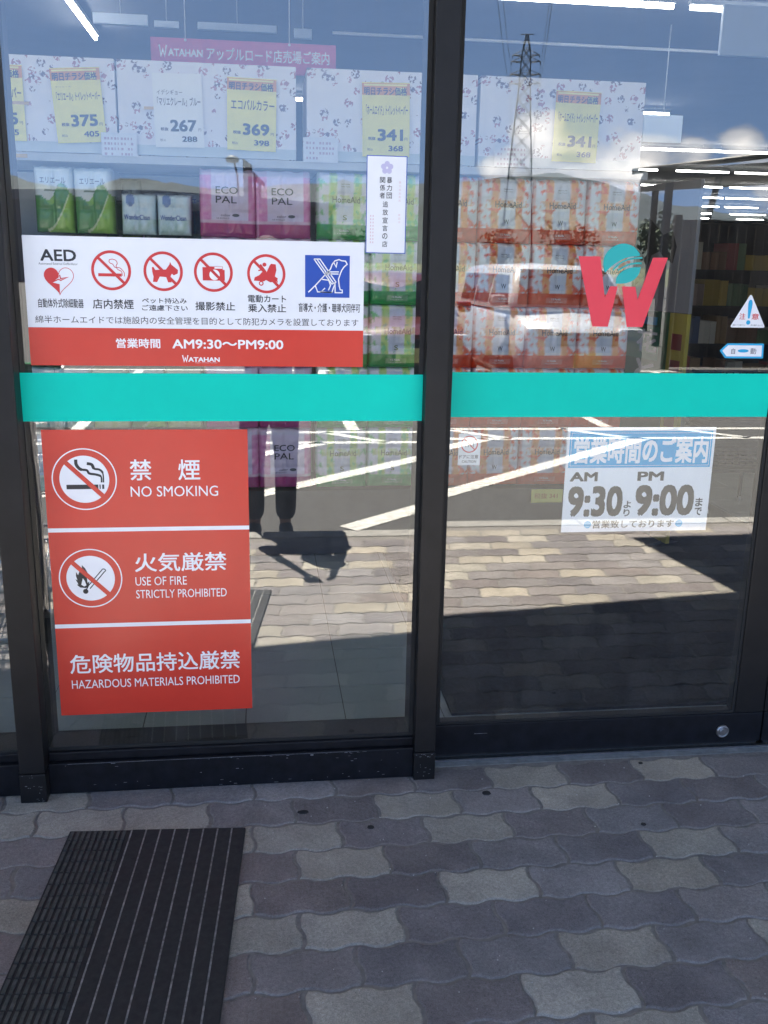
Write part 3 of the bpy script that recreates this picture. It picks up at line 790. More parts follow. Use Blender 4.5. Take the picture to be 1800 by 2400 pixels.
# --- caution triangle and automatic door arrow
def rounded(pts, r, k=4):
    out = []
    n = len(pts)
    for i in range(n):
        a, b, c = Vector(pts[i-1]), Vector(pts[i]), Vector(pts[(i+1) % n])
        p0 = b+(a-b).normalized()*r; p1 = b+(c-b).normalized()*r
        for j in range(k+1):
            t = j/k; out.append(tuple((1-t)**2*p0+2*t*(1-t)*b+t*t*p1))
    return out
bm = B(); slab(bm, rounded([(1.2750, 1.2650), (1.3780, 1.2650), (1.3265, 1.3560)], .008), WY)
p = tag(build('caution_triangle', bm, M['paperwhite'], loc=(1.3265, GR, 1.265)), 'white triangular caution sticker with a blue exclamation mark at the right', 'sticker')
k = Ink(WY-.0004)
poly(k.bm, smooth_pts([(1.3245, 1.2895), (1.3210, 1.3300), (1.3270, 1.3400), (1.3335, 1.3300), (1.3295, 1.2895)], 3), k.y); disc(k.bm, 1.3268, 1.2790, .0060, k.y)
k.done('exclamation_mark', 'cyan_ink', p)
k = Ink(WY-.0004).text('注', 1.2994, 1.2868, 1.3170, 1.3032, .01).text('意', 1.3350, 1.2868, 1.3560, 1.3032, .01); k.done('lettering', 'red_ink', p)
k = Ink(WY-.0004).text('自動ドアご注意下さい', 1.2830, 1.2690, 1.3190, 1.2740, 0).text('手を触れないで', 1.3345, 1.2690, 1.3700, 1.2740, 0); k.done('small_lettering', 'grey_ink', p)
bm = B(); slab(bm, rounded([(1.2535, 1.2020), (1.2715, 1.1815), (1.3825, 1.1815), (1.3805, 1.2222), (1.2740, 1.2222)], .0025), WY)
p = tag(build('door_arrow', bm, M['cyan_ink'], loc=(1.32, GR, 1.18)), 'blue left pointing automatic door arrow sticker below the caution triangle', 'sticker')
k = Ink(WY-.0004); poly(k.bm, [(1.2605, 1.2020), (1.2745, 1.1868), (1.3765, 1.1868), (1.3750, 1.2170), (1.2765, 1.2170)], k.y); k.done('panel', 'paperwhite', p)
k = Ink(WY-.0007).text('自', 1.2868, 1.1932, 1.2980, 1.2085, .008).text('動', 1.3425, 1.1932, 1.3595, 1.2095, .008); k.done('lettering', 'grey_ink', p)
k = Ink(WY-.0007); disc(k.bm, 1.3214, 1.2020, .0160, k.y, rz=.0045); k.done('oval', 'cyan_ink', p)

# ================================================================== INSIDE THE STORE
SY = 2.10                                # front plane of the display rack's goods
rack = empty('display_rack', (.2, 2.35, 0), 'grey display rack behind the glass carrying stacked paper goods below a row of cartons', 'display rack')
bm = B(); box(bm, -1.42, 1.80, SY-.015, SY+.50, 1.812, 1.846, .003); build('top_shelf', bm, M['rack'], rack)
bm = B(); box(bm, -1.42, 1.80, SY+.46, SY+.49, .0, 1.80); build('back_panel', bm, M['rack'], rack)
bm = B(); box(bm, -1.42, 1.80, SY+.03, SY+.45, .01, .335, .004); build('plinth', bm, M['rack_dark'], rack)
for x in (-1.43, 1.815):
    bm = B(); box(bm, x-.012, x+.012, SY+.44, SY+.50, 0, 2.25); build('upright', bm, M['rack'], rack)
mat_in = B(); box(mat_in, .60, 2.75, .36, 3.4, .001, .013, .002)
tag(build('entrance_mat', mat_in, M['mat_pile'], loc=(1.6, 1.9, 0)), 'large dark fibre mat on the store floor behind the sliding door', 'mat')

def lerp3(a, b, t): return tuple(a[i]+(b[i]-a[i])*t for i in range(3))
def fbm(x, y, s=0): return noise.fractal(Vector((x, y, s)), 1.0, 2.0, 3)
def film(u, v, seed):
    gr = .0075*math.exp(-((u-.5)/.045)**2) + .0040*math.exp(-((v-.36)/.03)**2) + .0040*math.exp(-((v-.67)/.03)**2)
    fold = max(0, noise.noise(Vector((u*9+v*3, v*4-u*2, seed+7))))**2
    return gr + .0034*noise.noise(Vector((u*7, v*5, seed))) + .0022*noise.noise(Vector((u*17, v*13, seed+3))) - .012*fold*(.35+abs(v-.5))
def pack_mesh(w, h, d, paint, nx=40, nz=46, seed=0, soft=.020, puff=.014):
    """A soft film wrapped pack: rounded pillow, front painted by paint(u, v) -> linear rgb. Origin at the base centre of the front."""
    bm = B(); lay = bm.loops.layers.float_color.new('tint'); cols = {}
    def vert(u, v, back):
        x = (u-.5)*w; z = v*h
        ex = min(u, 1-u)*w; ez = min(v, 1-v)*h
        fx = max(0, 1-ex/soft)**2; fz = max(0, 1-ez/soft)**2
        e = min(1, math.sqrt(fx*fx+fz*fz))
        bulge = (1-(2*u-1)**6)*(1-(2*v-1)**6)
        wr = film(u, v, seed)
        x *= 1-.02*fz; 
        y = soft*e*e - puff*bulge + wr*bulge
        if back: y = d - soft*e*e + puff*.4*bulge
        return (x, y, z + .004*noise.noise(Vector((u*6, 1, seed)))*(v > .97))
    grids = []
    for back in (0, 1):
        g = [[bm.verts.new(vert(i/nx, j/nz, back)) for i in range(nx+1)] for j in range(nz+1)] if not back else \
            [[bm.verts.new(vert(i/8, j/8, back)) for i in range(9)] for j in range(9)]
        grids.append(g)
    g = grids[0]
    for j in range(nz):
        for i in range(nx):
            f = bm.faces.new((g[j][i], g[j][i+1], g[j+1][i+1], g[j+1][i])); f.smooth = True
            for l, (a, b) in zip(f.loops, ((i, j), (i+1, j), (i+1, j+1), (i, j+1))): l[lay] = (*paint(a/nx, b/nz), 1)
    gb = grids[1]
    for j in range(8):
        for i in range(8):
            f = bm.faces.new((gb[j][i], gb[j+1][i], gb[j+1][i+1], gb[j][i+1]))
            for l in f.loops: l[lay] = (.6, .6, .6, 1)
    # sides joining the two rims
    def rim(q, m, n): return [q[0][i] for i in range(m)] + [q[j][m] for j in range(n)] + [q[n][m-i] for i in range(m)] + [q[n-j][0] for j in range(n)]
    r0 = rim(g, nx, nz); r1 = rim(gb, 8, 8)
    pos = {}
    par0 = [((v.co.x/w+.5), v.co.z/h, v) for v in r0]
    n0, n1 = len(r0), len(r1)
    idx = [round(k*n1/n0) % n1 for k in range(n0)]
    # keep corner correspondences
    seg0 = [nx, nz, nx, nz]; idx = []; base = 0
    for s_ in range(4):
        for k in range(seg0[s_]): idx.append((base + round(k*8/seg0[s_])) % n1)
        base += 8
    for k in range(n0):
        a, b = r0[k], r0[(k+1) % n0]; c, dd = r1[idx[(k+1) % n0]], r1[idx[k]]
        vs = [b, a, dd] if c is dd else [b, a, dd, c]
        f = bm.faces.new(vs); f.smooth = True
        for l in f.loops:
            u = min(1, max(0, l.vert.co.x/w+.5)); v = min(1, max(0, l.vert.co.z/h))
            l[lay] = (*paint(u, v), 1)
    return bm
def roll_shade(u, n): return .0
WHT = (.80, .80, .82); LAV = (.70, .71, .80)
def home_paint(stripe, leaf, band, seed):
    def f(u, v):
        c = lerp3(WHT, LAV, .35+.3*fbm(u*3, v*3, seed))
        for cx in (.285, .735):
            dx = abs(u-cx-.012*math.sin(v*9))
            if dx < .072: c = lerp3(stripe, lerp3(stripe, WHT, .25), .5+.5*fbm(u*10, v*6, seed+1)) if dx < .058 else lerp3(stripe, c, .4)
        n = fbm(u*9, v*9, seed+4); near = min(abs(u-.12), abs(u-.90), abs(u-.42)*1.6 if .3 < v < .6 else 9)
        if n > .10 + near*1.1 and v > .2: c = lerp3(c, leaf, min(1, (n-.04)*2.4))
        if .10 < u < .86 and .56 < v < .66 and abs(fbm(u*6, v*4, seed+7)) < .42: c = lerp3(c, lerp3(stripe, (.62, .52, .34), .45), .75)
        if .37 < u < .66 and (.69 < v < .95 or .28 < v < .52): c = (.62, .65, .76)
        if v < .235: c = lerp3(band, tuple(q*.72 for q in band), .5+.5*fbm(u*8, v*10, seed+2))
        if v < .235 and .30 < u < .72 and .07 < v < .16: c = lerp3(c, (.8, .7, .66), .18)
        if u < .04 or u > .965: c = lerp3(c, band, .35)
        return c
    return f
def letters(name, parent_obj, items, m, y):
    k = Ink(y)
    for t, x0, z0, x1, z1, b in items: k.text(t, x0, z0, x1, z1, b)
    return build(name, k.bm, M[m], parent_obj)
def make_pack(name, w, h, d, paint, seed, texts, nx=40, nz=46, soft=.02):
    o = build(name, pack_mesh(w, h, d, paint, nx, nz, seed, soft), M['print'])
    for nm, m, items in texts:
        t = letters(nm, o, items, m, 0)
        for vtx in t.data.vertices:
            u, v = vtx.co.x/w+.5, vtx.co.z/h; bulge = (1-(2*u-1)**6)*(1-(2*v-1)**6)
            vtx.co.y += -.014*bulge + film(u, v, seed)*bulge - .0022
    return o
PWD, PH = .2575, .291
w_ = .258
M['dark_print'] = mat('faded_dark_print', (.03, .03, .045), .5)
M['olive_print'] = mat('olive_print', (.14, .17, .06), .5)
protos = {}
script_z = (.585*PH, .645*PH)
protos['orange'] = make_pack('toilet_roll_pack', w_, .292, .42, home_paint((.84, .29, .035), (.80, .12, .045), (.80, .065, .015), 2), 2, [
    ('lettering', 'dark_print', [('HomeAid', -.055, .160, .070, .188, .006), ('W', -.010, .086, .014, .108, .012), ('Toilet Tissue', -.018, .228, .024, .234, 0), ('PREMIUM', -.018, .238, .024, .243, .01)]),
    ('white_lettering', 'white_ink', [('12 Rolls', -.022, .036, .022, .044, .01), ('トイレットペーパー', -.030, .024, .034, .031, 0)])])
protos['green'] = make_pack('toilet_roll_pack', w_-.010, .292, .42, home_paint((.46, .70, .12), (.22, .60, .24), (.045, .40, .10), 6), 6, [
    ('lettering', 'olive_print', [('HomeAid', -.055, .160, .070, .188, .006), ('S', -.006, .086, .012, .108, .012), ('Toilet Tissue', -.018, .228, .024, .234, 0), ('NATURAL', -.018, .238, .024, .243, .01)]),
    ('white_lettering', 'white_ink', [('12 Rolls', -.022, .036, .022, .044, .01), ('トイレットペーパー', -.030, .024, .034, .031, 0)])])
def eco_paint(u, v):
    c = lerp3((.70, .17, .44), (.78, .38, .60), .5+.5*fbm(u*11, v*11, 9))
    if .20 < u < .86 and .24 < v < 1: 
        c = lerp3((.74, .64, .80), (.70, .57, .76), .5+.5*fbm(u*3, v*3, 4))
    if v > .90: c = lerp3(c, (.68, .63, .74), .7)
    if v < .20: c = lerp3((.50, .05, .20), (.38, .04, .22), .5+.5*fbm(u*9, v*9, 2))
    if .20 <= v < .25: c = lerp3(c, (.72, .55, .66), .7)
    return c
protos['pink'] = make_pack('toilet_roll_pack', w_-.008, .292, .42, eco_paint, 9, [
    ('lettering', 'dark_print', [('ECO', -.052, .186, .045, .216, .004), ('PAL', -.052, .146, .040, .176, .004), ('color', -.030, .090, .012, .100, .004), ('18 ROLLS', -.050, .078, .005, .084, 0)]),
    ('badge', 'grey_ink', [('●', .020, .088, .052, .102, 0)])])
def elle_paint(u, v):
    c = (.66, .72, .72)
    edge = .60 - .10*math.sin(u*5.2+.6) + .06*math.sin(u*11)
    if v < edge:
        c = lerp3((.07, .24, .08), (.11, .34, .10), .5+.5*fbm(u*5, v*6, 1))
        if (u-.42)**2*.6+(v-.50)**2 < .006: c = (.22, .44, .07)
        t = v - .9*max(0, u-.30)**1.5
        if u > .30 and v < .02+1.35*max(0, u-.32)**1.7: c = lerp3((.34, .58, .10), (.22, .46, .06), .5+.5*fbm(u*8, v*8, 3))
        if u > .30 and abs(v-.03-1.35*max(0, u-.32)**1.7) < .022: c = (.62, .72, .42)
    elif .62 < v < .655 and .28 < u < .62: c = (.10, .18, .12)
    elif v > .90: c = lerp3(c, (.50, .60, .60), .4*abs(math.sin(u*9)))
    return c
protos['towel_green'] = make_pack('kitchen_towel_pack', .162, .277, .34, elle_paint, 12, [
    ('lettering', 'grey_ink', [('エリエール', -.052, .205, .056, .230, .006)])], 30, 44)
def blue_paint(u, v):
    c = lerp3((.80, .90, .95), (.60, .80, .93), .5+.6*fbm(u*5, v*5, 21))
    if (u-.28)**2+(v-.84)**2*.7 < .018: c = (.20, .32, .62)
    if v < .40: c = lerp3(c, (.42, .60, .50), .5+.5*fbm(u*8, v*5, 2))
    return c
protos['blue'] = make_pack('tissue_pack', .146, .172, .30, blue_paint, 15, [('lettering', 'blue_ink', [('WonderClean', -.060, .062, .052, .084, .004)])], 28, 30)
def navy_paint(u, v):
    c = (.60, .66, .74)
    if v < .70: c = lerp3((.03, .10, .30), (.05, .26, .42), .5+.7*fbm(u*4, v*4, 31))
    if v < .30: c = lerp3((.05, .30, .26), (.40, .58, .56), .5+.7*fbm(u*4, v*6, 33))
    return c
protos['towel_blue'] = make_pack('kitchen_towel_pack', .162, .277, .34, navy_paint, 18, [('lettering', 'blue_ink', [('エリエール', -.052, .225, .056, .248, .006)])], 30, 44)
def cream_paint(u, v):
    c = (.58, .62, .52)
    if v < .55: c = lerp3((.36, .48, .10), (.62, .66, .40), .5+.6*fbm(u*4, v*5, 41))
    return c
protos['towel_cream'] = make_pack('kitchen_towel_pack', .162, .277, .34, cream_paint, 22, [('lettering', 'grey_ink', [('ペーパー', -.050, .205, .050, .226, .006)])], 26, 36)
used = set()
rj = random.Random(21)
ROW = ['top', 'second', 'third', 'fourth', 'bottom']
def place(kind, x, z, label, cat, group):
    o = protos[kind]
    if kind in used: o = copy_thing(o)
    used.add(kind)
    o.location = (x + rj.uniform(-.003, .003), SY + .016 + rj.uniform(-.004, .010), z)
    o.rotation_euler = (0, rj.uniform(-.012, .012), rj.uniform(-.03, .03))
    tag(o, label, cat, group); return o
ORD = ['first', 'second', 'third', 'fourth', 'fifth', 'sixth']
for r_ in range(5):
    z = 1.805 - (r_+1)*PH
    for c in range(4):
        place('orange', .885 + c*PWD, z, f'orange and white toilet roll pack marked W, {ROW[r_]} row, {ORD[c]} from the centre post', 'toilet rolls', 'orange toilet roll packs stacked on the rack')
    for c in range(2):
        place('green', .388 + c*.2465, z, f'green and white toilet roll pack marked S, {ROW[r_]} row, {"beside the pink packs" if c == 0 else "nearest the centre post"}', 'toilet rolls', 'green toilet roll packs stacked on the rack')
    for c in range(2):
        place('pink', -.135 + c*.252, z, f'pink toilet roll pack with dark capitals, {ROW[r_]} row, {"left of its pair" if c == 0 else "beside the green packs"}', 'toilet rolls', 'pink toilet roll packs stacked on the rack')
rowz = [1.518, 1.227, .936, .645, .340]
for i, x in enumerate((-.885, -.718)):
    place('towel_green', x, rowz[0], f'green and white kitchen towel pack, {"leftmost of the top row" if i == 0 else "second in the top row"}', 'kitchen towels', 'green kitchen towel packs on the rack')
for x in (-.46, -.300):
    o = place('towel_blue', x, rowz[0]-.02, f'navy blue towel pack behind the pale blue tissue packs, {"beside the green towels" if x < -.4 else "beside the pink packs"}', 'kitchen towels', 'navy blue kitchen towel packs on the rack'); o.location.y += .36; o.location.z -= .05
o = place('towel_green', -.640, rowz[0]-.02, 'green and white kitchen towel pack half hidden behind its neighbours in the top row', 'kitchen towels', 'green kitchen towel packs on the rack'); o.location.y += .35
for i, x in enumerate((-.528, -.371)):
    place('blue', x, rowz[0], f'small pale blue tissue pack in the top row, {"beside the green towels" if i == 0 else "beside the pink packs"}', 'tissue pack', 'pale blue tissue packs on the rack')
for r_ in range(1, 5):
    for i in range(6):
        x = -1.205 + i*.166 + .02*(r_ % 2)
        if i < 2 or (r_ == 3 and i == 2): kind, lb = 'towel_blue', 'navy blue kitchen towel pack'
        elif r_ in (2, 4) and i in (4, 5): kind, lb = 'towel_cream', 'cream and green kitchen towel pack'
        else: kind, lb = ('towel_green', 'green and white kitchen towel pack') if (i+r_) % 2 else ('towel_cream', 'cream and green kitchen towel pack')
        place(kind, x, rowz[r_], f'{lb}, {ROW[r_]} row, {ORD[i]} from the left end of the rack', 'kitchen towels', f'{lb.split(" kitchen")[0]} kitchen towel packs on the rack')

# cartons wrapped in flowered paper along the top shelf
def floral():
    m = bpy.data.materials.new('flowered_paper'); m.use_nodes = True; nt = m.node_tree; p = nt.nodes['Principled BSDF']
    p.inputs['Roughness'].default_value = .6
    t = nt.nodes.new('ShaderNodeTexCoord')
    v = nt.nodes.new('ShaderNodeTexVoronoi'); v.voronoi_dimensions = '3D'; v.inputs['Scale'].default_value = 21; v.inputs['Randomness'].default_value = 1
    nz = nt.nodes.new('ShaderNodeTexNoise'); nz.inputs['Scale'].default_value = 75; nz.inputs['Detail'].default_value = 2
    mp = nt.nodes.new('ShaderNodeMapping'); mp.inputs['Scale'].default_value = (1, 0, 1)
    nt.links.new(t.outputs['Object'], mp.inputs[0]); nt.links.new(mp.outputs[0], v.inputs[0]); nt.links.new(mp.outputs[0], nz.inputs[0])
    a = math_node(nt, 'LESS_THAN', v.outputs['Distance'], .42); b = math_node(nt, 'GREATER_THAN', nz.outputs['Fac'], .50)
    keep = nt.nodes.new('ShaderNodeSeparateXYZ'); nt.links.new(v.outputs['Color'], keep.inputs[0])
    g = math_node(nt, 'GREATER_THAN', keep.outputs[0], .18)
    f = math_node(nt, 'MULTIPLY', math_node(nt, 'MULTIPLY', a, b), g)
    cr = nt.nodes.new('ShaderNodeMix'); cr.data_type = 'RGBA'; cr.inputs[6].default_value = (.16, .13, .18, 1); cr.inputs[7].default_value = (.38, .20, .25, 1)
    nt.links.new(math_node(nt, 'GREATER_THAN', keep.outputs[1], .6), cr.inputs[0])
    mx = nt.nodes.new('ShaderNodeMix'); mx.data_type = 'RGBA'; mx.inputs[6].default_value = (.72, .71, .75, 1)
    nt.links.new(f, mx.inputs[0]); nt.links.new(cr.outputs[2], mx.inputs[7]); nt.links.new(mx.outputs[2], p.inputs['Base Color'])
    return m
M['floral'] = floral()
for x0, x1, lb in ((-1.365, -.598, 'flower papered carton at the left end of the top shelf, price cards hung on it'), (-.590, .172, 'flower papered carton above the pink packs with a white and a yellow price card'),
                   (.218, .980, 'flower papered carton behind the centre post on the top shelf'), (.994, 1.762, 'flower papered carton at the right end of the top shelf')):
    bm = B(); box(bm, x0, x1, SY, SY+.40, 1.849, 2.232, .004)
    o = tag(build('carton', bm, M['floral'], loc=((x0+x1)/2, SY+.2, 1.849)), lb, 'carton', 'flower papered cartons on the top shelf')
    bm = B(); box(bm, x0+.002, x1-.002, SY-.0012, SY+.02, 1.850, 1.893); build('lower_strip', bm, mat('pale_strip', (.50, .56, .60), .6), o)

# price cards hung on the cartons
def price_card(x0, x1, z0, z1, yellow, name_, price, small, label, tilt=0.0, sub=None):
    w, h = x1-x0, z1-z0; cx = (x0+x1)/2
    bm = B()
    nseg = 8
    fr = [[bm.verts.new((-w/2+w*i/4, -.006*math.sin(math.pi*(j/nseg))*.6 - .004, h*j/nseg)) for i in range(5)] for j in range(nseg+1)]
    bk = [[bm.verts.new((v.co.x, v.co.y+.0008, v.co.z)) for v in row] for row in fr]
    for j in range(nseg):
        for i in range(4):
            bm.faces.new((fr[j][i], fr[j][i+1], fr[j+1][i+1], fr[j+1][i])); bm.faces.new((bk[j][i], bk[j+1][i], bk[j+1][i+1], bk[j][i+1]))
    o = build('price_card', bm, M['yellow_card'] if yellow else M['paper'])
    y = -.0092
    k = Ink(y)
    k.text(price, -.18*w if len(price) < 4 else -.3*w, .215*h, .36*w, .375*h, .03).text(small, .05*w, .075*h, .36*w, .150*h, .02)
    k.text('円', .39*w, .22*h, .45*w, .26*h, 0).text('税抜', -.38*w, .225*h, -.22*w, .27*h, .02)
    k.text(name_, -.42*w, .56*h, .46*w, .68*h if sub else .70*h, .01)
    if sub: k.text(sub, -.42*w, .71*h if not yellow else .74*h, (.1 if not yellow else -.1)*w, .755*h if yellow else .78*h, 0)
    k.text('税込', -.40*w, .08*h, -.28*w, .115*h, 0)
    build('lettering', k.bm, M['dark_print'], o)
    if yellow:
        k = Ink(-.0088); rect(k.bm, -w/2, .80*h, w/2, h*.985, k.y); build('header', k.bm, M['orange_ink'], o)
        k = Ink(-.0094); k.text('明日チラシ価格', -.46*w, .825*h, .44*w, .935*h, .03); build('header_lettering', k.bm, M['black_ink'], o)
        k = Ink(-.0091); rect(k.bm, -w/2, .80*h, w/2, .83*h, k.y); rect(k.bm, -w*.46, .95*h, w*.44, .975*h, k.y); rect(k.bm, .20*w, .84*h, .42*w, .93*h, k.y+.0001); build('header_edge', k.bm, M['yellow_card'], o)
    o.location = (cx, SY-.004, z0); o.rotation_euler = (0, tilt, 0)
    return tag(o, label, 'price card', 'price cards hung on the cartons')
price_card(-1.180, -.975, 1.890, 2.190, True, 'トイレットペーパー', '375', '405', 'yellow 375 price card cut off by the left edge', 0)
price_card(-.846, -.641, 1.892, 2.190, True, '「エリエール」トイレットペーパー', '375', '405', 'tilted yellow 375 price card with orange header', -.062, 'エリエール')
price_card(-.436, -.228, 1.886, 2.184, False, '「マリエクレール」ブルー', '267', '288', 'white 267 price card without an orange header', -.02, 'イデシギョー')
price_card(-.130, .082, 1.882, 2.178, True, 'エコパルカラー', '369', '398', 'yellow 369 price card above the pink packs', .018)
price_card(.466, .678, 1.876, 2.184, True, '「ホームエイド」トイレットペーパー', '341', '368', 'yellow 341 price card beside the centre post above the white notice', -.02)
price_card(1.336, 1.546, 1.880, 2.182, True, '「ホームエイド」トイレットペーパー', '341', '368', 'yellow 341 price card behind the sliding door', .012)
bm = B(); box(bm, -.48, -.335, SY-.0105, SY-.0095, 2.035, 2.047); tag(build('tape_strip', bm, M['tape'], loc=(-.41, SY-.01, 2.035)), 'tan tape strip across the left edge of the white price card', 'tape')
bm = B(); box(bm, -1.10, -.955, SY-.0125, SY-.0115, 2.035, 2.047); tag(build('tape_strip', bm, M['tape'], loc=(-1.0, SY-.01, 2.035)), 'tan tape strip across the yellow card at the left edge', 'tape')
M['tag_paper'] = mat('faded_tag_paper', (.66, .68, .74), .6); M['tag_pink'] = mat('tag_print', (.45, .36, .46), .6)
def shelf_tag(x0, x1, z0, z1, label):
    bm = B(); box(bm, x0, x1, SY-.020, SY-.019, z0, z1); o = build('shelf_tag', bm, M['tag_paper'], loc=((x0+x1)/2, SY-.02, z0))
    k = Ink(SY-.0204); rr = random.Random(int(x0*1000))
    for j in range(4):
        zz = z1-.018-.021*j
        for i in range(9):
            a = x0+.012+i*(x1-x0-.024)/9
            if rr.random() < .8: rect(k.bm, a, zz-.010, a+(x1-x0)*.075*rr.uniform(.4, 1), zz, k.y)
    build('printing', k.bm, M['tag_pink'], o)
    tag(o, label, 'shelf tag', 'pale shelf tags below the cartons')
shelf_tag(-.664, -.514, 1.842, 1.935, 'pale shelf tag between the tilted 375 card and the white card')
shelf_tag(.203, .356, 1.842, 1.945, 'pale shelf tag between the pink and green packs under a carton gap')
shelf_tag(1.066, 1.228, 1.849, 1.947, 'pale shelf tag left of the 341 card behind the sliding door')
bm = B(); box(bm, -1.045, -.975, SY-.020, SY-.017, 1.822, 1.838); tag(build('shelf_clip', bm, M['tape'], loc=(-1.0, SY, 1.822)), 'small tan clip on the shelf edge at the far left', 'clip')
bm = B(); box(bm, 1.335, 1.495, SY-.012, SY-.010, .270, .338); o = tag(build('price_strip', bm, M['yellow_card'], loc=(1.4, SY, .27)), 'small yellow price strip on the dark base below the orange packs', 'price strip')
k = Ink(SY-.0124); k.text('税抜 341', 1.350, .290, 1.470, .318, .01); build('lettering', k.bm, M['orange_ink'], o)

# hanging banner over the rack
bm = B(); box(bm, -.492, .384, 2.60, 2.612, 2.285, 2.425, .002)
bn = tag(build('hanging_banner', bm, mat('rose_banner', (.52, .07, .17), .45, 0, .03, 4), loc=(-.05, 2.6, 2.285)), 'rose pink store guide banner hanging above the cartons', 'banner')
k = Ink(2.5992).text('アップルロード店売場ご案内', -.232, 2.335, .352, 2.392, .014).text('ATAHAN', -.412, 2.345, -.250, 2.378, .03)
stroke(k.bm, [(-.452, 2.392), (-.445, 2.345), (-.436, 2.372), (-.428, 2.345), (-.418, 2.392)], .008, k.y); build('lettering', k.bm, M['white_ink'], bn)
for x in (-.33, .16):
    bm = B(); tube(bm, [(x, 2.606, 2.425), (x, 2.606, 3.16)], .0022, 6); build('wire', bm, M['white'], bn)
    bm = B(); disc_prism(bm, (x, 2.5985, 2.417), (0, 1, 0), .006, .003, 12); build('eyelet', bm, M['steel'], bn)

# ceiling lamps: long tubes parallel to the front, one run at right angles at the left
def lamp_mesh(L):
    bm = B(); box(bm, -L/2, L/2, -.025, .025, .018, .05, .004); return bm
def tube_mesh(L):
    bm = B(); tube(bm, [(-L/2+.01, 0, 0), (L/2-.01, 0, 0)], .013, 10); return bm
lamps = {}
lamp_n = 0
def ceiling_lamp(x, y, z, L, label, rz=0.0):
    key = round(L, 2)
    if key not in lamps:
        o = empty('ceiling_lamp', (0, 0, 0), label, 'ceiling lamp', 'strip lamps on the store ceiling')
        build('lamp_body', lamp_mesh(L), M['lampbody'], o); build('led_tube', tube_mesh(L), M['tube'], o)
        for cx in (-L*.35, L*.35):
            bm = B(); tube(bm, [(cx, 0, .05), (cx, 0, 3.16-z-.0)], .004, 6); build('hanger', bm, M['lampbody'], o)
        lamps[key] = o
    else: o = copy_thing(lamps[key])
    o.location = (x, y, z); o.rotation_euler = (0, 0, rz); o['label'] = label
    return o
LH = 3.08
ceiling_lamp(-1.25, 5.45, LH, 1.2, 'bright ceiling lamp running away from the front at upper left', math.pi/2)
ceiling_lamp(-1.25, 3.9, LH, 1.2, 'ceiling lamp running away from the front above the left cartons', math.pi/2)
for x in (2.14, 3.44): ceiling_lamp(x, 4.22, LH, 1.2, 'near ceiling lamp at the top edge above the sliding door, ' + ('left of the two' if x < 3 else 'beside the pale panel'))
for i, x in enumerate((-1.3, .3, 1.9)): ceiling_lamp(x, 1.05, LH, 1.2, f'added unseen ceiling lamp lighting the goods from inside the front glass, {ORD[i]} of three')  # unseen lamps added to light the goods on the rack
for i, x in enumerate((-3.2, -1.4, .4, 2.2, 4.0)): ceiling_lamp(x, 8.6, LH, 1.2, f'added ceiling lamp hidden behind the carton row, {ORD[i]} of five')  # extra hidden row, added to light the interior
rows_ = [(11.75, [4.75, 6.05, 7.10]), (14.7, [6.42, 7.85, 9.05, 10.2]), (17.8, [7.9, 9.15, 10.4, 11.6]), (20.8, [9.55, 10.75, 11.9, 13.1]), (24.1, [12.15, 13.4, 14.8]), (27.4, [13.6, 15.3, 16.5]), (30.3, [14.8, 16.9, 18.2])]
RN = ['nearest', 'second nearest', 'third nearest', 'fourth nearest', 'fifth nearest', 'sixth nearest', 'farthest']
for (y, xs), rn in zip(rows_, RN):
    for i, x in enumerate(xs):
        ceiling_lamp(x, y, LH, [1.2, 1.0][(i+int(y)) % 2], f'ceiling lamp in the {rn} lamp row above the aisles, {ORD[i]} from the left')
bm = B(); tube(bm, [(.58, 5.53, 3.1), (8.5, 5.56, 3.1)], .011, 8)
tag(build('conduit', bm, mat('white_conduit', (.85, .85, .85), .4), loc=(3, 5.53, 3.1)), 'thin white conduit running along the store ceiling parallel to the front', 'conduit')
# pale panels hung under the ceiling
M['hang_panel'] = mat('pale_hanging_panel', (.62, .70, .80), .5)
for x0, x1, z0, z1, y, lb in ((-1.05, -.70, 2.89, 2.955, 4.6, 'wide pale hanging panel beside the end of the upper left lamp'), (-.66, -.50, 2.885, 2.925, 4.6, 'short pale hanging panel left of the banner'),
                            (-.38, .14, 2.885, 2.93, 4.6, 'long pale hanging panel right above the banner'), (.255, .375, 2.86, 2.92, 4.6, 'square pale hanging panel above the right end of the banner'), (2.98, 3.95, 2.76, 3.06, 4.0, 'large pale panel below the ceiling at the upper right corner'),
                            (2.90, 3.205, 2.34, 2.535, 5.0, 'light blue hanging sign right of the last carton')):
    bm = B(); box(bm, x0, x1, y, y+.03, z0, z1, .003); o = build('ceiling_sign', bm, M['hang_panel'], loc=((x0+x1)/2, y, z0))
    tag(o, lb, 'ceiling sign', 'pale panels hung below the ceiling')
    bm = B(); tube(bm, [((x0+x1)/2, y+.015, z1), ((x0+x1)/2, y+.015, 3.16)], .004, 6); build('hanger', bm, M['lampbody'], o)

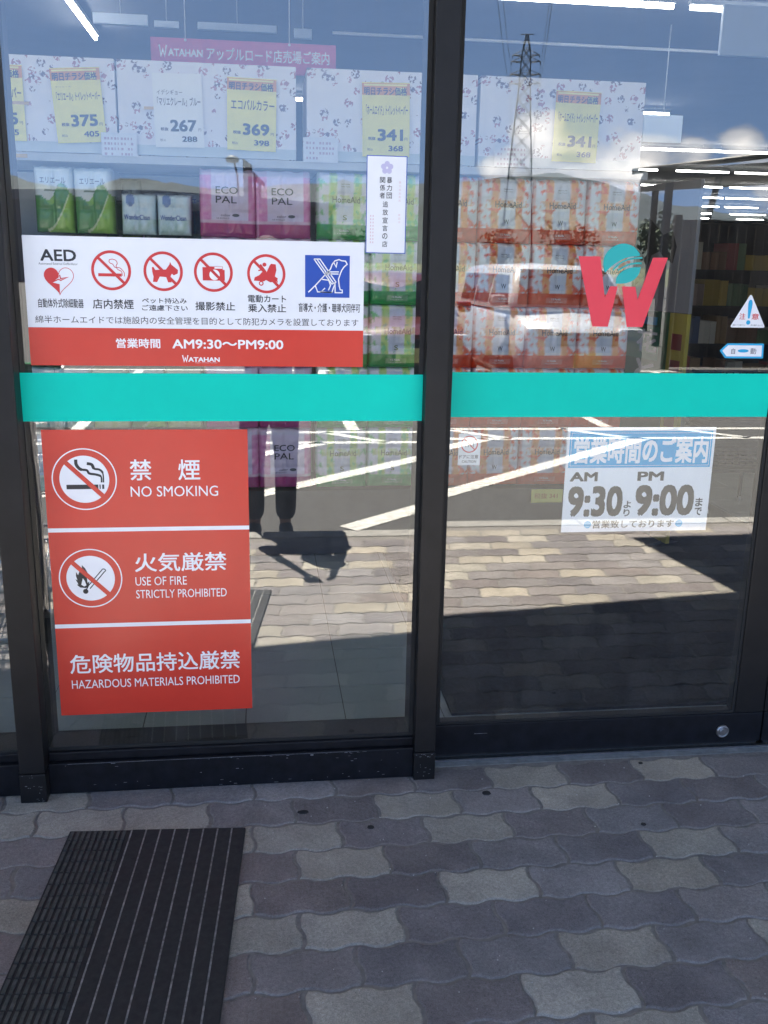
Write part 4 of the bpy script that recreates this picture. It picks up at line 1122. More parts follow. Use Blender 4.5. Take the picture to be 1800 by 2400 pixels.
# standing board beside the rack: grey poster over a green and yellow panel
bd = empty('standing_board', (2.06, 2.40, 0), 'standing green and yellow board under a grey poster, at the right end of the rack', 'standing board')
P0, P1 = Vector((2.100, 2.13)), Vector((2.010, 2.72))
dv = P0-P1; nv = Vector((-dv.y, dv.x)).normalized()
if nv.y > 0: nv = -nv
if nv.x > 0: nv = -nv
def onboard(bm, s0, s1, z0, z1, d0, d1):
    vs = []
    for z in (z0, z1):
        for s, dd in ((s0, d0), (s1, d0), (s1, d1), (s0, d1)):
            q = P1 + dv*s + nv*dd; vs.append(bm.verts.new((q.x, q.y, z)))
    for q in ((0, 1, 2, 3), (7, 6, 5, 4), (0, 4, 5, 1), (1, 5, 6, 2), (2, 6, 7, 3), (3, 7, 4, 0)): bm.faces.new([vs[i] for i in q])
    bmesh.ops.recalc_face_normals(bm, faces=bm.faces[:])
M['board_green'] = mat('deep_green_board', (.014, .11, .040), .45, 0, .1, 6); M['board_yellow'] = mat('mustard_board', (.40, .32, .04), .5, 0, .08, 6)
M['board_grey'] = mat('grey_poster', (.26, .26, .28), .5, 0, .06, 3); M['board_green2'] = mat('mid_green_board', (.02, .20, .10), .45)
bm = B(); onboard(bm, 0, .74, .03, 1.20, 0, .02); build('green_panel', bm, M['board_green'], bd)
bm = B(); onboard(bm, .742, 1.0, .03, 1.20, 0, .021); build('yellow_panel', bm, M['board_yellow'], bd)
bm = B(); onboard(bm, 0, 1.0, 1.203, 1.83, 0, .018); build('grey_poster', bm, M['board_grey'], bd)
bm = B(); onboard(bm, .05, .60, .95, 1.12, .0203, .0212); build('green_label', bm, M['board_green2'], bd)
bm = B(); onboard(bm, .18, .55, 1.13, 1.17, .0203, .0212); build('blue_label', bm, M['cyan_ink'], bd)
bm = B()
def board_text(bm, ch, s0, s1, z0, z1, d):
    t = B(); text_into(t, ch, 0, 0, 1, 1, 0, .02)
    mp_ = {}
    for v in t.verts:
        q = P1 + dv*(s0+(s1-s0)*v.co.x) + nv*(d - v.co.y); mp_[v] = bm.verts.new((q.x, q.y, z0+(z1-z0)*v.co.z))
    for f in t.faces: bm.faces.new([mp_[v] for v in f.verts])
    t.free()
for i, ch in enumerate('花と緑'): board_text(bm, ch, .24, .58, .985-i*.155, 1.105-i*.155, .0218)
build('lettering', bm, M['white_ink'], bd)
bm = B()
for i in range(4): onboard(bm, .80, .95, 1.02-i*.13, 1.10-i*.13, .0215, .0222)
build('red_mark', bm, mat('dark_red_print', (.20, .02, .02), .5), bd)
# dark bird-like blotches of the grey poster, as print on it
bm = B()
def blot(pts, d=.0188):
    vs = [bm.verts.new((*(P1+dv*s+nv*d), z)) for s, z in pts]; bm.faces.new(vs)
blot([(.10, 1.62), (.30, 1.66), (.52, 1.58), (.66, 1.60), (.74, 1.52), (.70, 1.44), (.58, 1.46), (.48, 1.50), (.36, 1.48), (.28, 1.38), (.12, 1.32)])
blot([(.50, 1.455), (.56, 1.45), (.54, 1.36), (.46, 1.30)], .0189)
build('poster_print', bm, mat('poster_dark_print', (.02, .02, .022), .5), bd)
for s in (.08, .92):
    q = P1+dv*s; bm = B(); tube(bm, [(q.x, q.y, .03), (q.x+.10, q.y+.05, .004)], .009, 8); tube(bm, [(q.x, q.y, .03), (q.x-.12, q.y-.02, .004)], .009, 8); build('foot', bm, M['rack_dark'], bd)

# stack of dark shopping baskets on a low stand, right of the board
st = empty('basket_stand', (2.80, 2.95, 0), 'low dark wheeled stand under the stack of shopping baskets', 'basket stand')
for x in (2.62, 2.98):
    for y in (2.80, 3.10):
        bm = B(); tube(bm, [(x, y, .03), (x, y, .26)], .012, 8); build('leg', bm, M['rack_dark'], st)
        bm = B(); disc_prism(bm, (x, y, .022), (1, 0, 0), .020, .016, 14); build('caster', bm, M['steel'], st)
bm = B(); box(bm, 2.58, 3.02, 2.76, 3.14, .261, .285, .004); build('tray', bm, M['rack_dark'], st)
def basket():
    bm = B(); n = 1
    def hoop(z0, z1, s, t=.006):
        w, d = .21*s, .15*s
        box(bm, -w, w, -d, -d+t, z0, z1); box(bm, -w, w, d-t, d, z0, z1); box(bm, -w, -w+t, -d+t, d-t, z0, z1); box(bm, w-t, w, -d+t, d-t, z0, z1)
    hoop(0, .012, .86); 
    for i in range(5): hoop(.026+i*.026, .038+i*.026, .88+.02*i)
    hoop(.155, .178, 1.03, .012)
    for i in range(9):
        x = -.17+i*.0425; box(bm, x-.004, x+.004, -.1335, -.128, .012, .155); box(bm, x-.004, x+.004, .128, .1335, .012, .155)
    box(bm, -.178, .178, -.127, .127, .0, .004)
    return bm
pb = None
for i in range(9):
    if pb is None: pb = o = build('shopping_basket', basket(), mat('black_basket_plastic', (.020, .020, .024), .45))
    else: o = pb.copy(); COL.objects.link(o)
    o.location = (2.80+rj.uniform(-.004, .004), 2.95, .289+i*.046); o.rotation_euler = (0, 0, rj.uniform(-.02, .02))
    tag(o, 'black plastic shopping basket nested in the stack on the low stand', 'basket', 'nested black shopping baskets')

# aisles of goods further in
def gondola(x0, x1, y, h, label, seed, dark=1.0):
    g = empty('store_shelf', ((x0+x1)/2, y+.25, 0), label, 'store shelf', 'aisle shelves full of goods')
    bm = B(); box(bm, x0, x1, y+.42, y+.46, 0, h); box(bm, x0, x1, y+.02, y+.42, .0, .12)
    for z in (.55, .98, 1.38, h-.02): box(bm, x0, x1, y, y+.415, z, z+.025)
    for x in (x0-.03, x1): box(bm, x, x+.03, y, y+.46, 0, h)
    build('shelving', bm, M['rack_dark'], g)
    rr = random.Random(seed); bm = B(); lay = bm.loops.layers.float_color.new('tint')
    pal = [(.22, .11, .06), (.32, .20, .10), (.08, .06, .06), (.48, .40, .28), (.34, .05, .05), (.08, .13, .26), (.60, .57, .50), (.46, .32, .06), (.12, .20, .10), (.30, .22, .20)]
    for z, hh in ((.122, .38), (.577, .36), (1.007, .33), (1.407, .36)):
        x = x0+.02
        while x < x1-.12:
            w = rr.uniform(.06, .13); c = rr.choice(pal); n = rr.randint(1, 4); hgt = rr.uniform(.16, hh-.03)
            for _ in range(n):
                if x+w > x1-.01: break
                k0 = len(bm.faces); fs = box(bm, x, x+w-.006, y+rr.uniform(.01, .05), y+.38, z, z+hgt*rr.uniform(.95, 1.0))
                for f in fs:
                    q = rr.uniform(.8, 1.2)
                    for l in f.loops:
                        top = l.vert.co.z > z+.02
                        l[lay] = (c[0]*q, c[1]*q, c[2]*q, 1)
                x += w
    o = build('goods', bm, M['goods'], g); o['kind'] = 'stuff'
    return g
gondola(4.45, 8.4, 8.2, 1.95, 'near aisle shelf of dark packaged goods deep in the store right of the standing board', 4)
gondola(5.3, 10.0, 12.6, 2.05, 'second aisle shelf of dark packaged goods, mostly hidden behind the near one', 6)
gondola(8.0, 14.0, 19.0, 2.05, 'far aisle shelf of packaged goods below the distant ceiling lamps', 9)
gondola(-4.5, -1.6, 6.5, 1.95, 'aisle shelf of goods behind the left end of the paper goods rack', 12)

# ================================================================== OUTSIDE, IN FRONT OF THE STORE (seen mirrored in the glass)
M['chrome'] = mat('zinc_plated_wire', (.62, .63, .66), .25, 1.0, .1, 40)
M['galv'] = mat('galvanised_steel', (.05, .052, .055), .6, .3, .2, .5)
M['pole'] = mat('brown_painted_pole', (.055, .045, .038), .5, 0, .1, 4)
# --- rubber mats
def rubber_mat(label, loc, rz, W_, L_, split, worn=1.0):
    """Origin at the middle of the near edge; x across, -y outward."""
    o = empty('door_mat', loc, label, 'door mat', 'rubber mats in front of the screen', rz)
    bm = B(); box(bm, -W_/2, W_/2, -L_, 0, .0005, .0075, .002)
    xs = -W_/2+split
    n = 8; gw = (W_-split)/n
    for i in range(n):                                    # broad flat ribs, narrow dusty grooves between
        box(bm, xs+i*gw+.0032, xs+(i+1)*gw-.0008, -L_+.004, -.004, .0075, .0112, .0012)
    build('ribbed_field', bm, M['rubber'], o)
    bm = B()
    for i in range(n):
        x = xs+i*gw+.0012
        box(bm, x-.0021, x+.0021, -L_+.006, -.005, .0076, .0095)
    build('dusty_groove', bm, M['rubber_line'], o)
    bm = B(); ny = int(L_/.043)
    for j in range(ny):
        for i in range(10):
            x = -W_/2+.006+i*(split-.012)/10
            box(bm, x, x+.0075, -.006-(j+.88)*L_/ny*.985, -.006-j*L_/ny*.985, .0075, .0108)
    build('slotted_field', bm, M['rubber2'], o)
    for ch in o.children:
        ch.location = (0, 0, 0)
    return o
def to_local_fix(o):
    """Children were given in the thing's own coordinates."""
    off = o.location
    for ch in o.children:
        for v in ch.data.vertices: v.co += off
to_local_fix(rubber_mat('black ribbed rubber mat with a slotted strip, in front of the fixed screen', (-.2735, -.209, 0), rad(-3.6), .443, .70, .155))
to_local_fix(rubber_mat('dusty ribbed rubber mat lying in the sun farther out from the screen', (-.2600, -.955, 0), rad(7.0), .443, .64, .155))

# --- person taking the photograph
def skin_mesh(verts, edges, radii, root, sub=2):
    me = bpy.data.meshes.new('s'); me.from_pydata(verts, edges, []); ob = bpy.data.objects.new('s', me); COL.objects.link(ob)
    md = ob.modifiers.new('k', 'SKIN'); md.use_smooth_shade = True
    for i, r in enumerate(radii):
        me.skin_vertices[0].data[i].radius = r if isinstance(r, tuple) else (r, r)
        me.skin_vertices[0].data[i].use_root = (i == root)
    sm = ob.modifiers.new('u', 'SUBSURF'); sm.levels = sub; sm.render_levels = sub
    bpy.context.view_layer.update()
    ev = ob.evaluated_get(bpy.context.evaluated_depsgraph_get()); m2 = bpy.data.meshes.new_from_object(ev)
    bm = B(); bm.from_mesh(m2)
    bpy.data.objects.remove(ob); bpy.data.meshes.remove(me); bpy.data.meshes.remove(m2)
    for f in bm.faces: f.smooth = True
    return bm
class Graph:
    def __init__(s): s.v, s.e, s.r = [], [], []
    def add(s, p, r, frm=None):
        s.v.append(p); s.r.append(r)
        if frm is not None: s.e.append((frm, len(s.v)-1))
        return len(s.v)-1
    def chain(s, pts, frm):
        for p, r in pts: frm = s.add(p, r, frm)
        return frm
M['skin'] = mat('skin', (.36, .20, .135), .55, 0, .06, 12); M['hair'] = mat('black_hair', (.012, .010, .009), .5)
M['navy'] = mat('navy_cotton', (.032, .038, .060), .85, 0, .2, 40, .2); M['denim'] = mat('dark_trousers', (.045, .045, .052), .85, 0, .2, 40, .2)
M['capc'] = mat('cap_cotton', (.035, .032, .030), .8, 0, .15, 30); M['shoe'] = mat('dark_shoe', (.05, .045, .04), .6); M['eye'] = mat('eye_white', (.7, .68, .65), .3)
PB = Vector((.045, -2.815, -.10))
g = Graph()
pel = g.add((0, 0, .84), (.125, .095)); ch = g.chain([((0, .01, .98), (.112, .085)), ((0, .015, 1.14), (.125, .09)), ((0, .01, 1.27), (.105, .075)), ((0, .02, 1.345), .048), ((0, .035, 1.40), .047)], pel)
for s in (-1, 1):
    lg = g.chain([((s*.085, .0, .76), .080), ((s*.09, .015, .44), .054), ((s*.088, -.01, .27), .050), ((s*.085, -.005, .07), .034), ((s*.090, .06, .035), .034), ((s*.095, .13, .025), .028)], pel)
    sh = g.add((s*.15, .01, 1.285), .052, 3)
    el = g.chain([((s*.185, .03, 1.19), .044), ((s*.200, .075, 1.11), .038), ((s*.135, .20, 1.28), .031), ((s*.080, .295, 1.425), .021)], sh)
    pm = g.add((s*.062, .325, 1.470), .024, el)
    # thumb from the side of the palm, four unequal fingers wrapping the phone's edge
    g.chain([((s*.058, .308, 1.488), .010), ((s*.046, .318, 1.512), .0085), ((s*.034, .326, 1.530), .0075)], pm)
    for i, (dz, L1) in enumerate(((.020, .98), (.006, 1.05), (-.008, 1.0), (-.022, .82))):
        z = 1.483 + dz
        g.chain([((s*(.058), .355, z+.006), .0085), ((s*(.052-.010*L1), .385, z+.008), .0080), ((s*(.032-.012*L1), .390, z+.008), .0070)], pm)
bm = skin_mesh(g.v, g.e, g.r, 0, 1)
# head: shaped ellipsoid with nose, ears, lips and chin, set on the neck
hc = Vector((0, .055, 1.500))
hb = B(); bmesh.ops.create_uvsphere(hb, u_segments=32, v_segments=24, radius=1)
for v in hb.verts:
    x, y, z = v.co; 
    f = 1-.24*max(0, -z)**1.4; X = x*.074*f; Y = y*.092*(1-.12*max(0, -z)*(y < 0)); Z = z*.112
    if y > 0:
        Y += .020*math.exp(-((x/.16)**2+((z+.12)/.20)**2)) + .010*math.exp(-((x/.25)**2+((z+.88)/.16)**2)) + .004*math.exp(-((x/.28)**2+((z+.50)/.08)**2))
        for s in (-1, 1): Y -= .008*math.exp(-(((x-s*.42)/.18)**2+((z-.05)/.13)**2))
    v.co = (X, Y, Z)
for s in (-1, 1):
    bmesh.ops.create_uvsphere(hb, u_segments=12, v_segments=8, radius=1, matrix=Matrix.Translation((s*.074, -.005, -.005)) @ Matrix.Diagonal((.010, .017, .030, 1)))
for f in hb.faces: f.smooth = True
hm = bpy.data.meshes.new('h'); bmesh.ops.rotate(hb, verts=hb.verts[:], matrix=Matrix.Rotation(rad(-12), 3, 'X'), cent=(0, 0, 0)); bmesh.ops.translate(hb, verts=hb.verts[:], vec=hc); hb.to_mesh(hm); hb.free(); bm.from_mesh(hm); bpy.data.meshes.remove(hm)
bmesh.ops.translate(bm, verts=bm.verts[:], vec=PB)
person = tag(build('person', bm, M['skin'], loc=PB, smooth=True), 'person in a dark cap and dark clothes photographing the door, seen mirrored in the glass', 'person')
def worn(name, bm, m): bmesh.ops.translate(bm, verts=bm.verts[:], vec=PB); return build(name, bm, M[m], person, smooth=True)
g = Graph(); a = g.add((0, 0, .80), (.145, .110)); g.chain([((0, .01, .98), (.138, .105)), ((0, .015, 1.14), (.145, .108)), ((0, .01, 1.265), (.125, .090)), ((0, .015, 1.33), .070)], a)
for s in (-1, 1): g.chain([((s*.15, .01, 1.282), .066), ((s*.187, .032, 1.19), .058), ((s*.198, .065, 1.125), .052)], 3)
worn('shirt', skin_mesh(g.v, g.e, g.r, 0, 2), 'navy')
g = Graph(); a = g.add((0, 0, .88), (.135, .102)); b = g.add((0, 0, .80), (.138, .105), a)
for s in (-1, 1): g.chain([((s*.086, 0, .70), .095), ((s*.092, .012, .44), .070), ((s*.090, -.008, .27), .066), ((s*.088, -.004, .085), .060)], b)
worn('trousers', skin_mesh(g.v, g.e, g.r, 0, 2), 'denim')
for s in (-1, 1):
    g = Graph(); a = g.add((s*.086, -.035, .045), .044); g.chain([((s*.088, .03, .045), .046), ((s*.093, .10, .036), .040), ((s*.096, .15, .028), .028)], a); worn('shoe', skin_mesh(g.v, g.e, g.r, 0, 2), 'shoe')
bm = B(); bmesh.ops.create_uvsphere(bm, u_segments=28, v_segments=16, radius=1)
for v in bm.verts: v.co = (v.co.x*.083, v.co.y*.101, max(v.co.z, -.15)*.105)
br = []
for i in range(25):
    t = -math.pi*.56 + math.pi*1.12*i/24; c_, s_ = math.sin(t), math.cos(t)
    br.append((bm.verts.new((c_*.080, s_*.096, .006)), bm.verts.new((c_*.082, .080+s_*.10, -.012)), bm.verts.new((c_*.080, s_*.096, .000)), bm.verts.new((c_*.082, .080+s_*.10, -.018))))
for p_, q_ in zip(br, br[1:]):
    bm.faces.new((p_[0], q_[0], q_[1], p_[1])); bm.faces.new((p_[2], p_[3], q_[3], q_[2])); bm.faces.new((p_[1], q_[1], q_[3], p_[3]))
bmesh.ops.rotate(bm, verts=bm.verts[:], matrix=Matrix.Rotation(rad(-30), 3, 'Z'), cent=(0, 0, 0)); bmesh.ops.translate(bm, verts=bm.verts[:], vec=hc+Vector((0, -.006, .040)))
worn('cap', bm, 'capc')
bm = B(); bmesh.ops.create_uvsphere(bm, u_segments=24, v_segments=14, radius=1)
for v in bm.verts:
    v.co = (v.co.x*.080, v.co.y*.094-.012 if v.co.y < .15 else .0, v.co.z*.115*(1 if v.co.z > 0 else .75))
bmesh.ops.translate(bm, verts=bm.verts[:], vec=hc+Vector((0, -.010, .004))); worn('hair', bm, 'hair')
for s in (-1, 1):
    bm = B(); bmesh.ops.create_uvsphere(bm, u_segments=12, v_segments=8, radius=.011, matrix=Matrix.Translation(hc+Vector((s*.030, .074, .012)))); e = worn('eye', bm, 'eye')
bm = B(); box(bm, -.022, .022, .098, .102, 1.438, 1.443); worn('mouth', bm, 'red_ink')
bm = B(); box(bm, -.0375, .0375, -2.4395, -2.4315, 1.335, 1.490, .003)
ph = tag(build('mobile_phone', bm, mat('phone_black_glass', (.012, .012, .014), .15), loc=(0, -2.436, 1.335)), 'dark mobile phone held up in both hands by the photographer', 'phone')
for dx, dz in ((-.020, .142), (-.020, .128), (-.006, .142)):
    bm = B(); disc_prism(bm, (dx, -2.4308, 1.335+dz), (0, 1, 0), .005, .0014, 14); build('camera_lens', bm, M['steel'], ph)
bag = empty('shoulder_bag', (.25, -2.82, .60), 'dark shoulder bag hanging at the hip of the photographer', 'bag')
bm = B(); box(bm, .19, .31, -2.94, -2.70, .62, .88, .025); build('bag_body', bm, M['capc'], bag)
bm = B(); tube(bm, [(.25, -2.72, .87), (.245, -2.735, 1.05), (.19, -2.775, 1.235), (.16, -2.85, 1.24), (.21, -2.91, 1.05), (.25, -2.92, .87)], .009, 8); build('strap', bm, M['capc'], bag)

# --- shopping carts parked beside the side window
def cart_proto():
    o = empty('shopping_cart', (0, 0, 0), 'wire shopping cart', 'shopping cart', 'nested shopping carts by the side window')
    bm = B()
    def P(u, t, z):                         # basket: u -1..1 across, t 0 front .. 1 rear
        w = (.19+.07*t)*(.88+.12*(z-.52)/.42); return (u*w, -.36+.74*t if z > .6 else -.30+.66*t, z)
    zb = lambda t: .50+.03*t; zt = lambda t: .86+.10*t
    for i in range(15):
        t = i/14
        for u in (-1, 1): tube(bm, [P(u, t, zb(t)), P(u, t, zt(t))], .0022, 5)
        tube(bm, [P(-1, t, zb(t)), P(1, t, zb(t))], .0022, 5)
    for i in range(9):
        u = -1+2*i/8
        tube(bm, [P(u, 0, .50), P(u, 0, .86)], .0022, 5); tube(bm, [P(u, 1, .53), P(u, 1, .96)], .0022, 5); tube(bm, [P(u, 0, .50), P(u, 1, .53)], .0022, 5)
    for k_ in range(6):
        f = k_/5
        pts = [P(-1, 1, zb(1)+(zt(1)-zb(1))*f), P(-1, 0, zb(0)+(zt(0)-zb(0))*f), P(1, 0, zb(0)+(zt(0)-zb(0))*f), P(1, 1, zb(1)+(zt(1)-zb(1))*f)]
        tube(bm, pts + [pts[0]], .0045 if k_ in (0, 5) else .0022, 6)
    build('basket', bm, M['chrome'], o)
    bm = B()
    for u in (-1, 1):
        tube(bm, [(u*.25, .46, 1.0), (u*.25, .38, .90), (u*.25, .30, .50), (u*.25, .32, .16), (u*.25, .30, .12), (u*.17, -.38, .13)], .0125, 8)
        tube(bm, [(u*.25, .30, .50), (u*.19, -.30, .49)], .010, 8)
    tube(bm, [(-.17, -.38, .13), (.17, -.38, .13)], .0125, 8); tube(bm, [(-.25, .30, .12), (.25, .30, .12)], .010, 8)
    for i in range(6): tube(bm, [(-.2+.08*i, .28, .135), (-.14+.056*i, -.36, .14)], .003, 5)
    build('cart_frame', bm, M['chrome'], o)
    bm = B(); tube(bm, [(-.25, .46, 1.0), (.25, .46, 1.0)], .016, 10); build('handle', bm, mat('green_handle', (.02, .22, .08), .4), o)
    for x, y in ((-.25, .30), (.25, .30), (-.17, -.36), (.17, -.36)):
        bm = B(); disc_prism(bm, (x, y, .055), (1, 0, 0), .055, .028, 20); w = build('wheel', bm, M['rubber'], o)
        bm = B(); box(bm, x-.018, x+.018, y-.012, y+.02, .056, .128); build('fork', bm, M['steel'], w)
    return o
cp0 = cart_proto()
for i in range(4):
    o = cp0 if i == 0 else copy_thing(cp0)
    o.location = (-1.10+.01*i, -1.05-.27*i, .001); o.rotation_euler = (0, 0, rad(-6))
    o['label'] = 'silver wire shopping cart nested with others on the paving, mirrored beside the left post'

# --- power pylon on the far side of the car park
py = empty('power_pylon', (38.3, -142.3, -.15), 'tall steel lattice power pylon against the sky, mirrored in the sliding door', 'pylon', None, math.atan2(38.3, 142.3))
def pyl():
    bm = B(); segs = []
    prof = [(0, 2.55), (6.5, 2.15), (11.0, 1.86), (14.5, 1.66), (17.5, 1.46), (20.2, 1.26), (22.6, 1.08), (24.7, .92), (26.6, .78), (28.4, .72), (30.0, .66), (31.4, .50), (33.2, .16)]
    for (z0, a), (z1, b) in zip(prof, prof[1:]):
        for sx in (-1, 1):
            for sy in (-1, 1): tube(bm, [(sx*a, sy*a, z0), (sx*b, sy*b, z1)], .10 if z0 < 24 else .075, 5, cap=False)
        for s in (-1, 1):
            for q in (0, 1):
                def p(u, w, z): return (u, s*w, z) if q == 0 else (s*w, u, z)
                tube(bm, [p(-a, a, z0), p(b, b, z1)], .05, 4, cap=False); tube(bm, [p(a, a, z0), p(-b, b, z1)], .05, 4, cap=False)
                tube(bm, [p(-b, b, z1), p(b, b, z1)], .045, 4, cap=False)
    return bm
def local_build(name, bm, m, parent):
    o = build(name, bm, m); o.parent = parent; return o
local_build('lattice_tower', pyl(), M['galv'], py)
for z, L in ((30.45, 1.9), (29.6, 2.05), (27.9, 2.15), (26.7, 2.2)):
    bm = B()
    for s in (-1, 1):
        tube(bm, [(s*.6, -.6, z), (s*L, 0, z+.1)], .06, 4); tube(bm, [(s*.6, .6, z), (s*L, 0, z+.1)], .06, 4); tube(bm, [(s*.62, 0, z+.7), (s*L, 0, z+.1)], .05, 4)
        tube(bm, [(s*L, 0, z+.1), (s*L, 0, z-.35)], .07, 6)
    local_build('crossarm', bm, M['galv'], py)
bm = B(); tube(bm, [(-.95, 0, 33.25), (.95, 0, 33.25)], .06, 5); local_build('top_bar', bm, M['galv'], py)
for i, (z, s) in enumerate(((29.2, -1), (29.2, 1), (26.3, -1), (26.3, 1))):
    bm = B()
    for d in (-1, 1):
        pts = [(s*2.1 + d*2*0, 0, z)] + [(s*2.1, d*k_*9, z - 5.5*(1-(1-k_/11)**2)) for k_ in range(1, 12)]
        tube(bm, pts, .022, 4)
    local_build('power_line', bm, M['galv'], py)

# --- street lamp and roadside sign tower beyond the lot
sl = empty('street_lamp', (-.74, -37.5, -.10), 'slim brown street lamp with a round head, mirrored above the left pink pack', 'street lamp')
bm = B(); tube(bm, [(-.70, -37.5, -.1), (-.72, -37.5, 3.1), (-.78, -37.5, 4.6), (-.90, -37.5, 5.12)], [.055, .045, .04, .035], 8); build('pole', bm, M['pole'], sl)
bm = B(); lathe(bm, [(.05, -.12), (.24, -.08), (.27, .03), (.20, .12), (.06, .16)], (-.96, -37.5, 5.16), 16); build('lamp_head', bm, M['pole'], sl)
sg = empty('sign_tower', (-.55, -57.6, -.15), 'tall dark roadside sign tower with a slanted top, mirrored between the pink packs', 'sign tower')
bm = B(); prism(bm, [(-.83, -.1), (-.30, -.1), (-.30, 6.75), (-.84, 7.12)], -57.75, -57.35); build('sign_slab', bm, M['pole'], sg)
bm = B(); prism(bm, [(-.24, -.1), (-.10, -.1), (-.10, 6.1), (-.24, 6.2)], -57.7, -57.5); build('post', bm, M['pole'], sg)
bm = B(); prism(bm, [(.06, -.1), (.20, -.1), (.20, 5.8), (.06, 5.9)], -57.7, -57.5); build('post', bm, M['pole'], sg)
bm = B(); prism(bm, [(-.28, 6.45), (.45, 5.75), (.40, 5.62), (-.28, 5.9)], -57.75, -57.4); build('cap', bm, M['pole'], sg)
bm = B(); prism(bm, [(-.095, 2.6), (.055, 2.6), (.055, 5.5), (-.095, 5.5)], -57.65, -57.55); build('white_panel', bm, M['white'], sg)

# --- long dark warehouse across the road
wh = empty('warehouse', (-6, -62, -.15), 'long low dark grey warehouse across the road below the hills', 'building')
M['wall_dark'] = mat('dark_cladding', (.10, .10, .105), .7, 0, .1, .5)
bm = B(); box(bm, -16.5, 4.5, -72, -58.2, -.15, 4.55); build('wall', bm, M['wall_dark'], wh)
bm = B(); prism(bm, [(-16.9, 4.56), (4.9, 4.56), (4.9, 4.75), (-6, 5.25), (-16.9, 5.02)], -72.3, -57.9); build('roof', bm, M['roof'], wh)
for i in range(7):
    x = -15.6+i*2.9; bm = B(); box(bm, x, x+1.7, -58.26, -58.205, 1.9, 2.9); f = build('window', bm, M['alu'], wh)
    bm = B(); box(bm, x+.08, x+1.62, -58.29, -58.265, 1.98, 2.82); build('glass', bm, mat('dark_pane', (.03, .04, .05), .1), f)
# --- trees along the far side of the road
def tree(x, y, h, seed, label):
    t = empty('roadside_tree', (x, y, -.15), label, 'tree', 'trees along the far side of the car park')
    rr = random.Random(seed); bm = B()
    tube(bm, [(x, y, -.15), (x+.1, y, h*.35), (x+.05, y+.1, h*.7)], [.16, .12, .05], 8)
    for i in range(7):
        a = rr.uniform(0, 6.28); z = h*rr.uniform(.3, .6); tube(bm, [(x+.08, y, z), (x+math.cos(a)*h*.22, y+math.sin(a)*h*.22, z+h*.2)], [.05, .02], 6)
    build('trunk', bm, mat('bark', (.05, .04, .03), .9), t)
    bm = B()
    cl = [(Vector((x, y, h*.66)) + Vector((rr.gauss(0, h*.13), rr.gauss(0, h*.13), rr.gauss(0, h*.15))), h*rr.uniform(.09, .17)) for _ in range(22)]
    for c_, r_ in cl:
        for _ in range(52):
            d = Vector((rr.gauss(0, 1), rr.gauss(0, 1), rr.gauss(0, 1))).normalized()*r_*rr.uniform(.55, 1.05); q = c_+d; s = h*rr.uniform(.016, .034)
            u = Vector((rr.gauss(0, 1), rr.gauss(0, 1), rr.gauss(0, 1))).normalized(); w = u.orthogonal().normalized()
            bm.faces.new([bm.verts.new(q+s*(a_*u+b_*w)) for a_, b_ in ((-1, -.5), (.2, -.8), (1, .1), (.1, .8))])
    build('crown', bm, mat('leaf_%d' % (seed % 3), [(.035, .06, .02), (.05, .075, .025), (.03, .05, .025)][seed % 3], .7, 0, .4, .6), t)
for i, (x, y, h) in enumerate(((13.5, -52, 3.6), (17.0, -50, 3.9), (20.3, -46, 3.9), (22.2, -44, 3.6), (24.6, -43, 3.8), (27, -42, 4.2), (30, -44, 4.6), (33, -46, 4.2), (6.2, -60, 3.4), (-22, -54, 4.6))):
    tree(x, y, h, 40+i, ['round leafy tree beyond the car park', 'tall dark leafy tree by the car shelter', 'light green leafy tree beyond the car park'][i % 3] + [' right of the pylon', ', next along', ' behind the shelter', ', small and low', ', fifth from the pylon', ', broad crown', ', tallest of the row', ', last of the row', ' beside the warehouse', ' left of the warehouse'][i])

# --- mono pitch car shelter at the right of the lot
cs = empty('car_shelter', (11, -16, -.10), 'dark flat roofed car shelter on slim posts, mirrored at the right edge', 'shelter')
M['shelter'] = mat('dark_shelter_steel', (.045, .042, .038), .5, .2, .15, 2)
bm = B(); vs = []
for (x, y, z) in ((7.35, -15.95, 3.02), (13.8, -13.5, 3.42), (15.5, -18.0, 3.55), (9.0, -20.4, 3.15)):
    vs.append((x, y, z))
lo = [bm.verts.new(v) for v in vs]; hi = [bm.verts.new((x, y, z+.20)) for x, y, z in vs]
bm.faces.new(lo[::-1]); bm.faces.new(hi)
for i in range(4): bm.faces.new((lo[i], lo[(i+1) % 4], hi[(i+1) % 4], hi[i]))
build('shelter_roof', bm, M['shelter'], cs)
bm = B(); tube(bm, [(7.1, -15.95, 3.18), (9.7, -14.95, 3.50), (14.1, -13.3, 3.75)], .06, 6); build('gutter', bm, M['shelter'], cs)
for x, y, z in ((7.83, -15.85, 3.1), (13.4, -13.75, 3.45), (9.3, -20.1, 3.2), (15.1, -17.9, 3.6)):
    bm = B(); box(bm, x-.06, x+.06, y-.06, y+.06, -.1, z); build('post', bm, M['shelter'], cs)
for x, y in ((8.62, -15.5), (14.0, -13.6)):
    bm = B(); tube(bm, [(x+.05, y, 3.2), (x-.12, y-.05, 2.2), (x-.42, y-.2, 1.0)], .06, 6); build('brace', bm, M['shelter'], cs)

